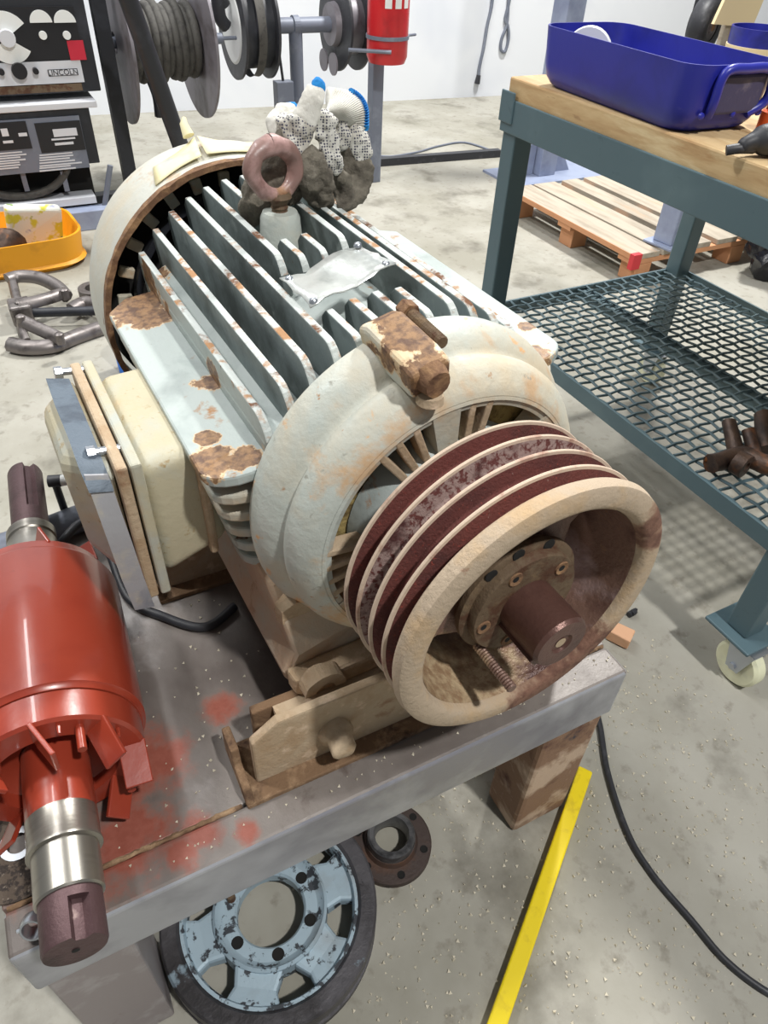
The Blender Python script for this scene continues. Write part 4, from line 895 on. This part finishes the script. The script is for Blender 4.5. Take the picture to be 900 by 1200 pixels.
p = ony(882, 48, 3.1)
BT = empty('blue_tub', (p.x + .05, 3.1, 0), 0, 'blue plastic tub beyond the bench at its end', 'tub')
MB().lathe([(0, 0), (0, .13), (p.z + .06, .16), (p.z + .06, .15), (.01, .12), (.01, 0)], 40, 'z').build('shell', m_blue, BT, smooth=40)
MB().lathe([(p.z - .1, .158), (p.z - .02, .162), (p.z - .02, .14)], 40, 'z').build('cream_band', m_cream, BT, smooth=40)
# ------------------------------------------------------------------ cable reels, stand, extinguisher
YS = 3.9
def fy(px, py, y=YS): return ony(px, py, y)
p = fy(347, 60); b0 = p.x
RS = empty('reel_stand', (b0, YS, 0), 0, 'grey steel pipe stand carrying cable reels by the wall', 'stand')
zt = fy(330, 30).z; ZR = zt
MB().cyl((0, 0, .01), (0, 0, zt), .034, n=24).build('upright', m_greyst, RS, smooth=40)
xl, xr = fy(291, 28).x - b0 - .075, fy(405, 22).x - b0 + .05
MB().cyl((xl, 0, zt), (xr, 0, zt), .034, n=24).build('cross_tube', m_greyst, RS, smooth=40)
MB().lathe([(-.015, .034), (-.015, .042), (.015, .042), (.015, .034)], 24, 'x', (0, 0, zt)).build('collar', m_greyst, RS)
MB().box2((-.18, -.02, 0), (.18, .02, .012)).box2((-.02, -.18, 0), (.02, .18, .012)).build('base', m_greyst, RS)
jb = fy(332, 118, YS - .05)
MB().box2((jb.x - b0 - .045, -.09, jb.z - .08), (jb.x - b0 + .045, -.03, jb.z + .09)).build('junction_box', m_greyst, RS, bevel=.004)
MB().tube([(jb.x - b0, -.06, jb.z + .09), (jb.x - b0 - .01, -.05, zt - .1), (jb.x - b0 - .03, -.04, zt)], .007, 8).build('feed_wire', m_blk, RS)
def reel(name, px, py, rad, width, y, label, mats_, tilt=0, zc=None, bore=.04):
    c = ony(px, py, y)
    if zc is not None: c.z = zc
    r = empty(name, (c.x, y, c.z - rad), tilt, label, 'reel', 'cable reels')
    h = width / 2; cc = (0, 0, rad)
    MB().lathe([(-h, bore), (-h, rad), (-h + .012, rad), (-h + .012, bore)], 56, 'x', cc, closed=True).build('flange', mats_[0], r, smooth=30)
    MB().lathe([(h - .012, bore), (h - .012, rad), (h, rad), (h, bore)], 56, 'x', cc, closed=True).build('flange', mats_[0], r, smooth=30)
    return r, h, cc
r2, h, cc = reel('hose_reel', 291, 28, .215, .17, YS, 'dark grooved rubber reel with pale hub on the pipe stand', [m_blk], 0, ZR, .0338)
MB().lathe([(-h + .012, .17), (h - .012, .17)], 48, 'x', cc).build('drum', m_blkpaint, r2, smooth=40)
MB().lathe([(-h - .004, .0), (-h - .004, .14), (-h, .15)], 40, 'x', cc).build('pale_hub', m_white, r2)
MB().lathe([(-.02, .205), (0, .2), (.02, .205)], 56, 'x', cc).build('mid_groove', m_cable, r2, smooth=40)
MB().tube(smoothpath([(-h - .03, .02, rad_ + .02) if False else (-h - .03, -.02, .30), (-h - .06, -.03, .34), (-h - .06, -.03, .26), (-h - .03, -.02, .22)], 6), .03, 10).build('plug', m_blk, r2, smooth=50)
r3, h, cc = reel('hose_reel', 405, 22, .20, .12, YS, 'dark reel with grey hub next to the fire extinguisher', [m_blk], 0, ZR, .0338)
MB().lathe([(-h - .001, .0338), (-h - .03, .0338), (-h - .03, .09), (-h - .001, .095)], 40, 'x', cc).build('grey_hub', m_reel, r3, smooth=30)
MB().lathe([(-h + .012, .13), (h - .012, .13)], 40, 'x', cc).build('drum', m_reel, r3, smooth=40)
for sy in (-1, 1):
    MB().lathe([(-h - .04, .0), (-h - .04, .05), (-h - .032, .05)], 24, 'x', (0, sy * .06, cc[2] - .16)).build('roller', m_reel, r3)
# welding cable reel and its diagonal boom
r1, h, cc = reel('cable_reel', 183, 48, .31, .36, 3.75, 'big grey disc reel wound with dark welding cable', [m_reel], math.radians(2))
MB().lathe([(-h + .012, .10), (h - .012, .10)], 36, 'x', cc).build('drum', m_blkpaint, r1, smooth=60)
for i in range(11):
    x = -h + .035 + i * (2 * h - .07) / 10; rr_ = .118 + .024 * ((i * 7) % 3) / 2
    MB().lathe([(x + .019 * math.sin(2 * PI * k / 10), rr_ + .019 * math.cos(2 * PI * k / 10)) for k in range(10)], 36, 'x', (cc[0], cc[1] + .006 * (i % 3 - 1), cc[2] - .004 * (i % 2)), closed=True).build('cable_turn', m_cable, r1, smooth=80)
MB().cyl((-h - .04, 0, cc[2]), (h + .12, 0, cc[2]), .022, n=16).cyl((h + .12, 0, cc[2]), (h + .19, 0, cc[2]), .008, n=8).build('spindle', m_greyst, r1, smooth=40)
MB().tube(smoothpath([(-.06, -.05, cc[2] - .14), (-.05, -.07, cc[2] - .2), (-.05, -.06, cc[2] - .28)], 5), .022, 8).build('hanging_lead', m_blkpaint, r1, smooth=60)
pa, pb = ony(140, -30, 3.1), ony(222, 200, 3.25)
base = Vector(pb); d_ = (pb - pa).normalized(); pe = pb + d_ * (pb.z / -d_.z)
tag(MB().cyl(Vector((pa.x, pa.y, pa.z)) - pe, Vector((0, 0, 0)), .034, n=20).build('boom_pipe', m_blkpaint, loc=pe, smooth=40), 'slanted black pipe standing in front of the big cable reel', 'pipe')
# extinguisher and its post
p = onz(437, 212, 0)
EP = empty('post_stand', (p.x, p.y, 0), 0, 'square grey post with long floor bar holding the extinguisher', 'stand')
zt = ony(437, -25, p.y).z
MB().box2((-.03, -.03, .0), (.03, .03, zt)).build('upright', m_greyst, EP, bevel=.003)
q = onz(585, 179, .02)
MB().box((0, 0, 0), ((Vector((q.x, q.y, 0)) - Vector((p.x, p.y + .25, 0))).length, .045, .04), None).build('floor_bar', m_blk, EP, loc=((q.x - p.x) / 2, (q.y - p.y + .25) / 2, .02), rot=(0, 0, math.atan2(q.y - p.y - .25, q.x - p.x)))
MB().box2((-.02, -.02, 0), (.02, .28, .035)).build('foot', m_greyst, EP)
e = ony(453, 74, p.y - .125)
EX = empty('fire_extinguisher', (e.x, p.y - .125, e.z), 0, 'red fire extinguisher hung on the grey post', 'extinguisher')
MB().lathe([(0, .0), (0, .06), (.004, .085), (.03, .096), (.46, .096), (.53, .06), (.56, .03), (.6, .03), (.6, 0)], 40, 'z').build('cylinder', m_ext, EX, smooth=40)
for (x_, z_) in ((-.045, .24), (0, .24), (.045, .24)):
    t = math.asin(x_ / .0965)
    MB().lathe([(z_ - .018, .0968), (z_ + .018, .0968)], 4, 'z', a0=PI + t - .16 if False else PI - t - .16, a1=PI - t + .16).build('white_pictogram', m_white, EX)
MB().lathe([(.29, .0968), (.335, .0968)], 14, 'z', a0=PI - .6, a1=PI + .6).build('pale_lettering_band', mat('label_pink', (222, 150, 150), .6), EX)
MB().lathe([(.10, .097), (.10, .101), (.115, .101), (.115, .097)], 32, 'z', closed=True).cyl((.1, 0, .107), (.16, .02, .107), .006, n=8).build('bracket', m_greyst, EX)
MB().cyl((-.2, .0, .06), (-.03, -.1, .06), .008, n=8).build('hook', m_greyst, EX)
# cables hanging on the wall
def wally(px, py):
    a = math.radians(-5); n_ = Vector((math.sin(a), -math.cos(a), 0)) * -1; r = ray(px, py); o = Vector((0, 5.489, 0)); nn = Vector((-math.sin(a), math.cos(a), 0))
    return C + r * ((o - C).dot(nn) / r.dot(nn))
WC = tag(MB().tube(smoothpath([wally(*q) for q in [(580, -60), (577, 0), (571, 30), (567, 55), (562, 78), (561, 90)]], 5), .012, 8).build('wall_cable', m_greyst, smooth=70), 'single grey cable with black plug hanging down the white wall', 'cable')
MB().cyl(wally(561, 88), wally(559, 98), .016, .022, n=10).build('plug', m_blk, WC)
tag(MB().tube(smoothpath([wally(*q) for q in [(600, -60), (596, 0), (594, 28), (588, 45), (587, 58), (592, 60), (596, 45), (595, 30), (592, 22), (598, -5), (603, -60)]], 5), .011, 8).build('cable_loop', m_greyst, smooth=70), 'grey cable hanging in a loop on the white wall', 'cable')
tag(MB().tube(smoothpath([onz(*q, .006) for q in [(445, 183), (462, 183), (490, 178), (515, 171), (545, 167), (580, 178)]], 5), .006, 8).build('floor_hose', m_greyst, smooth=70), 'thin grey hose curving over the floor beside the post', 'hose')
# ------------------------------------------------------------------ welder on its cart
YW = 3.52
WE = empty('welding_machine', (ony(40, 150, YW).x, YW, 0), 0, 'dark welding power source with dials and white lower panel on a cart', 'welder')
wx = WE.location.x
def wq(px, py, y=YW): q = ony(px, py, y); return (q.x - wx, y - YW, q.z)
def wbox(name, px0, py0, px1, py1, d0, d1, m_, parent=WE, bevel=0):
    a = wq((px0 + px1) / 2, py0); b = wq((px0 + px1) / 2, py1); l = wq(px0, (py0 + py1) / 2); r = wq(px1, (py0 + py1) / 2)
    return MB().box2((l[0], d0, max(b[2], 0)), (r[0], d1, max(a[2], .01))).build(name, m_, parent, bevel=bevel)
wbox('upper_cabinet', -60, -30, 106, 112, 0, .5, m_blkpaint, bevel=.005)
FP = wbox('dial_panel', -60, 8, 92, 72, -.006, -.0002, m_knob)
wbox('white_panel', -60, 73, 97, 100, -.006, -.0002, m_panelw, FP)
wbox('brown_strip', -60, 101, 97, 110, -.006, -.0002, m_hub, FP)
wbox('red_tag', 80, 47, 99, 70, -.009, -.0065, m_redtag, FP)
for (px, py) in ((48, 26), (76, 26)):
    c = wq(px, py); 
    MB().lathe([(-.012, 0), (-.012, .04), (-.006, .04)], 28, 'y', c, a0=-PI / 2, a1=PI / 2).build('meter_face', m_white, FP)
    c = wq(px + 2, py + 15); MB().lathe([(-.014, 0), (-.014, .014), (-.006, .015)], 20, 'y', c).build('meter_button', m_white, FP)
c = wq(8, 44)
MB().lathe([(-.011, 0), (-.011, .085), (-.006, .085)], 20, 'y', c, a0=math.radians(-58), a1=math.radians(58)).build('dial_fan', m_white, FP)
MB().lathe([(-.011, 0), (-.011, .085), (-.006, .085)], 20, 'y', c, a0=math.radians(122), a1=math.radians(238)).build('dial_fan', m_white, FP)
MB().lathe([(-.03, 0), (-.03, .028), (-.006, .03)], 20, 'y', c).build('dial_knob', m_panelw, FP)
for (px, py, r_) in ((22, 82, .028), (41, 82, .011), (1, 83, .011)):
    MB().lathe([(-.03, 0), (-.03, r_), (-.006, r_)], 20, 'y', wq(px, py)).build('switch_knob', m_knob, FP)
fr = wbox('logo_frame', 56, 80.5, 91, 88.5, -.0075, -.0065, m_knob, FP); wbox('logo_field', 57, 81.3, 90, 87.7, -.0085, -.0076, m_panelw, FP)
def lettering(txt, px, py, h, m_, parent, depth=.0012):
    cu = bpy.data.curves.new('lettering', 'FONT'); cu.body = txt; cu.size = h; cu.align_x = 'CENTER'; cu.align_y = 'CENTER'; cu.extrude = depth
    to = bpy.data.objects.new('tmp_text', cu); COL.objects.link(to)
    dg = bpy.context.evaluated_depsgraph_get(); me_ = bpy.data.meshes.new_from_object(to.evaluated_get(dg)); bpy.data.objects.remove(to)
    o = bpy.data.objects.new('lettering', me_); COL.objects.link(o); me_.materials.append(m_); o.parent = parent
    c_ = wq(px, py); o.location = (c_[0], -.0088, c_[2]); o.rotation_euler = (PI / 2, 0, 0); return o
lettering('LINCOLN', 73.5, 84.5, .027, m_knob, FP)
wbox('ledge', -60, 120, 112, 128, -.05, .3, m_panelw, bevel=.003)
wbox('lower_cabinet', -60, 128, 110, 196, -.04, .45, m_blkpaint, bevel=.004)
RP = wbox('rating_plate', -60, 137, 98, 200, -.048, -.0402, m_greyst)
wbox('plate_black_field', -60, 141, 33, 174, -.0505, -.0482, m_knob, RP)
wbox('plate_black_field', 42, 139, 95, 174, -.0505, -.0482, m_knob, RP)
rnd = random.Random(5)
for (a0, a1) in ((-40, 34), (44, 94)):
    for k in range(7):
        wbox('print_line', a0, 176 + 3 * k, a1 - rnd.randint(0, 14), 177.6 + 3 * k, -.0495, -.0482, m_panelw, RP)
wbox('print_block', 60, 147, 88, 156, -.0515, -.0506, m_panelw, RP); wbox('print_line', 58, 158, 86, 160, -.0515, -.0506, m_panelw, RP); wbox('print_line', 62, 163, 84, 166, -.0515, -.0506, m_panelw, RP)
wbox('print_block', 0, 147, 8, 156, -.0515, -.0506, m_panelw, RP); wbox('print_line', 20, 152, 30, 156, -.0515, -.0506, m_panelw, RP); wbox('print_line', 2, 161, 14, 164, -.0515, -.0506, m_panelw, RP)
wbox('rear_body', -60, 196, 118, 300, .06, .5, m_dark)
wbox('floor_beam', -60, 244, 132, 280, -.12, -.04, m_bluegrey, bevel=.004)
wbox('pale_edge', -60, 234, 112, 242, -.06, .04, m_panelw)
MB().tube([(wq(18, 190)[0] + .20 * math.sin(math.radians(a)), -.02, wq(18, 190)[2] - .13 * math.cos(math.radians(a)) * 1) for a in range(-90, 91, 10)], .016, 8).build('cable_loop', m_cable, WE, smooth=70)
for px in (25, 72):
    wbox('strut', px, 198, px + 6, 222, -.03, -.01, m_greyst)
pa, pb = ony(113, -20, YW + .1), ony(158, 235, YW + .1)
MB().box2((pa.x * .5 + pb.x * .5 - wx - .035, .07, 0), (pa.x * .5 + pb.x * .5 - wx + .022, .13, pa.z)).build('frame_post', m_blkpaint, WE)
zs_ = r1.location.z + .31
MB().box2((r1.location.x - .228 - wx, .125, zs_ - .03), (r1.location.x - .2 - wx, 3.785 - YW, zs_ + .03)).build('reel_arm', m_blkpaint, WE)
MB().box2((wq(0, 0)[0] - .3, .07, .02), (pb.x - wx, .13, .08)).build('frame_sill', m_blkpaint, WE)
MB().cyl((wq(118, 150)[0], -.06, wq(118, 190)[2]), (wq(124, 290)[0], -.06, 0), .012, n=8).build('side_rod', m_greyst, WE)
# yellow tub with a printed bag and a dark casting, gear puller
a_, b_ = onz(92, 322, 0), onz(-120, 380, 0)
tc_ = onz(-10, 318, 0)
YT = empty('yellow_tub', (tc_.x + .02, tc_.y + .08, 0), math.radians(5), 'shallow orange-yellow plastic tub on the floor before the welder', 'tub')
rings = [(0, 0, 0), (0, .9, .9), (.02, 1, 1), (.03, .96, .96), (.125, 1, 1), (.125, .97, .97), (.03, .9, .9), (.012, 0, 0)]
mb = MB(); vs = []
for z_, fx, fy_ in rings:
    for (x_, y_) in rrect(0, 0, .68, .40, .12): vs.append((x_ * fx, y_ * fy_, z_))
mb.add(vs, [(j * 28 + i, j * 28 + (i + 1) % 28, (j + 1) * 28 + (i + 1) % 28, (j + 1) * 28 + i) for j in range(len(rings) - 1) for i in range(28)])
mb.build('shell', m_tub, YT, smooth=40)
p = ony(60, 286, YT.location.y - .02)
mb = MB(); mb.box((0, 0, 0), (.205, .05, .17)); 
o = tag(roughen(mb, .015, 12).build('printed_bag', m_rag, loc=(p.x - .042, YT.location.y + .0, .127), rot=(.25, .12, .1), bevel=.015, seg=3), 'white and yellow printed plastic bag in the yellow tub', 'bag')
mb = MB(); bm = bmesh.new(); bmesh.ops.create_icosphere(bm, subdivisions=3, radius=.066); mb.add([v.co * 1 for v in bm.verts], [[v.index for v in f.verts] for f in bm.faces]); bm.free()
p = ony(12, 300, YT.location.y - .05)
tag(roughen(mb, .03, 14).build('metal_casting', m_scrap, loc=(p.x - .01, YT.location.y - .105, .098), smooth=30), 'dark oily casting lying in the yellow tub', 'casting')
gc = onz(70, 372, .04)
GPU = empty('gear_puller', (gc.x, gc.y, -.009), 0, 'forged steel gear puller with hooked arms on the floor', 'puller')
def gq(px, py, h=.05): q = onz(px, py, h); return q - Vector((gc.x, gc.y, 0))
def arm(name, pts, w, th, m_=m_forge):
    mb = MB(); mb.tube(smoothpath(pts, 5), w, 8, flat=th); return mb.build(name, m_, GPU, smooth=50)
arm('curved_arm', [gq(8, 325, .09), gq(22, 321, .09), gq(45, 323, .09), gq(66, 333, .08), gq(78, 345, .07)], .024, .7)
arm('lower_arm', [gq(10, 400, .035), gq(30, 404, .035), gq(60, 402, .035), gq(90, 391, .03), gq(140, 374, .03)], .026, .7)
MB().cyl(gq(28, 364, .06), gq(118, 361, .06), .016, n=14).build('threaded_spindle', m_blkpaint, GPU, smooth=40)
MB().box(gq(24, 362, .06), (.07, .09, .07)).build('crosshead', m_forge, GPU, bevel=.008)
arm('link', [gq(20, 355, .09), gq(48, 349, .085), gq(76, 340, .08)], .022, .5)
arm('link', [gq(24, 373, .08), gq(46, 383, .07), gq(70, 394, .06)], .022, .5)
arm('jaw', [gq(14, 328, .09), gq(18, 345, .08), gq(22, 356, .075)], .018, .8)
arm('jaw', [gq(24, 372, .06), gq(26, 388, .05), gq(30, 398, .04)], .018, .8)
for (px, py) in ((22, 355), (24, 372), (75, 341), (69, 393)):
    MB().lathe([(-.02, 0), (-.02, .014), (.014, .014), (.018, .009), (.018, 0)], 14, 'z', gq(px, py, .085)).build('pivot_pin', m_forge, GPU, smooth=40)
arm('spare_bracket', [gq(84, 360, .05), gq(100, 352, .05), gq(118, 360, .05)], .026, .6)
MB().lathe([(-.02, .035), (-.02, .06), (.02, .06), (.02, .035)], 24, 'z', gq(112, 340, .05), closed=True).build('ring_eye', m_forge, GPU, smooth=40)
p = onz(140, 425, .10)
tag(MB().lathe([(0, .05), (.16, .055), (.17, .03), (.19, .03), (.19, 0)], 24, 'z').build('blue_bottle', m_bluelid, loc=(p.x + .055, p.y + .12, 0), smooth=40), 'bright blue plastic bottle on the floor behind the motor cowl', 'bottle')
# ------------------------------------------------------------------ loose grit
rnd = random.Random(11)
def grit(name, n, place, label, s0, s1):
    mb = MB()
    for _ in range(n):
        x, y, z = place(); s = rnd.uniform(s0, s1)
        R5 = Euler((rnd.random() * 6, rnd.random() * 6, rnd.random() * 6)).to_matrix()
        q = [R5 @ (Vector(v) * s) for v in ((1, 1, 1), (-1, -1, 1), (-1, 1, -1), (1, -1, -1))]
        mb.add([Vector((x, y, z + s * .6)) + v for v in q], [(0, 1, 2), (0, 3, 1), (0, 2, 3), (1, 3, 2)])
    return tag(mb.build(name, m_grit), label, 'grit', kind='stuff')
def clear_floor():
    while True:
        x, y = rnd.uniform(.1, 1.0), rnd.uniform(-.05, .6); q = Vector((x, y))
        if .47 < x < .605 and .345 < y < .45: continue
        if .12 < (q - WH.location.xy).length < .17 or (q - FG.location.xy).length < .073: continue
        u_ = (b_bar - a_bar).normalized(); w_ = q - a_bar
        if abs(w_.x * u_.y - w_.y * u_.x) < .017 and -.01 < w_.dot(u_) < (b_bar - a_bar).length + .01: continue
        if (q - Vector((.93, .6))).length < .06: continue
        return (x, y, 0)
def clear_table():
    while True:
        x, y = rnd.uniform(TX0 + .01, TX1 - .01), TY0 + .02 + rnd.random() ** 1.5 * .5
        if (.055 < x < .54 and .388 < y < .485) or (.04 < x < .61 and .735 < y < .84): continue
        if abs(x - (-.119 + (y - .307) * .056)) < .035 or min((Vector((x, y)) - v.xy).length for v in lead_pts) < .011: continue
        if (Vector((x, y)) - CD.location.xy).length < .065 or (Vector((x, y)) - NC.location.xy).length < .022 or .398 < y < .408: continue
        return (x, y, ZT)
grit('floor_grit', 1400, clear_floor, 'pale grit scattered over the concrete floor', .0008, .0022)
grit('table_grit', 260, clear_table, 'pale grit scattered over the steel table', .0006, .0016)
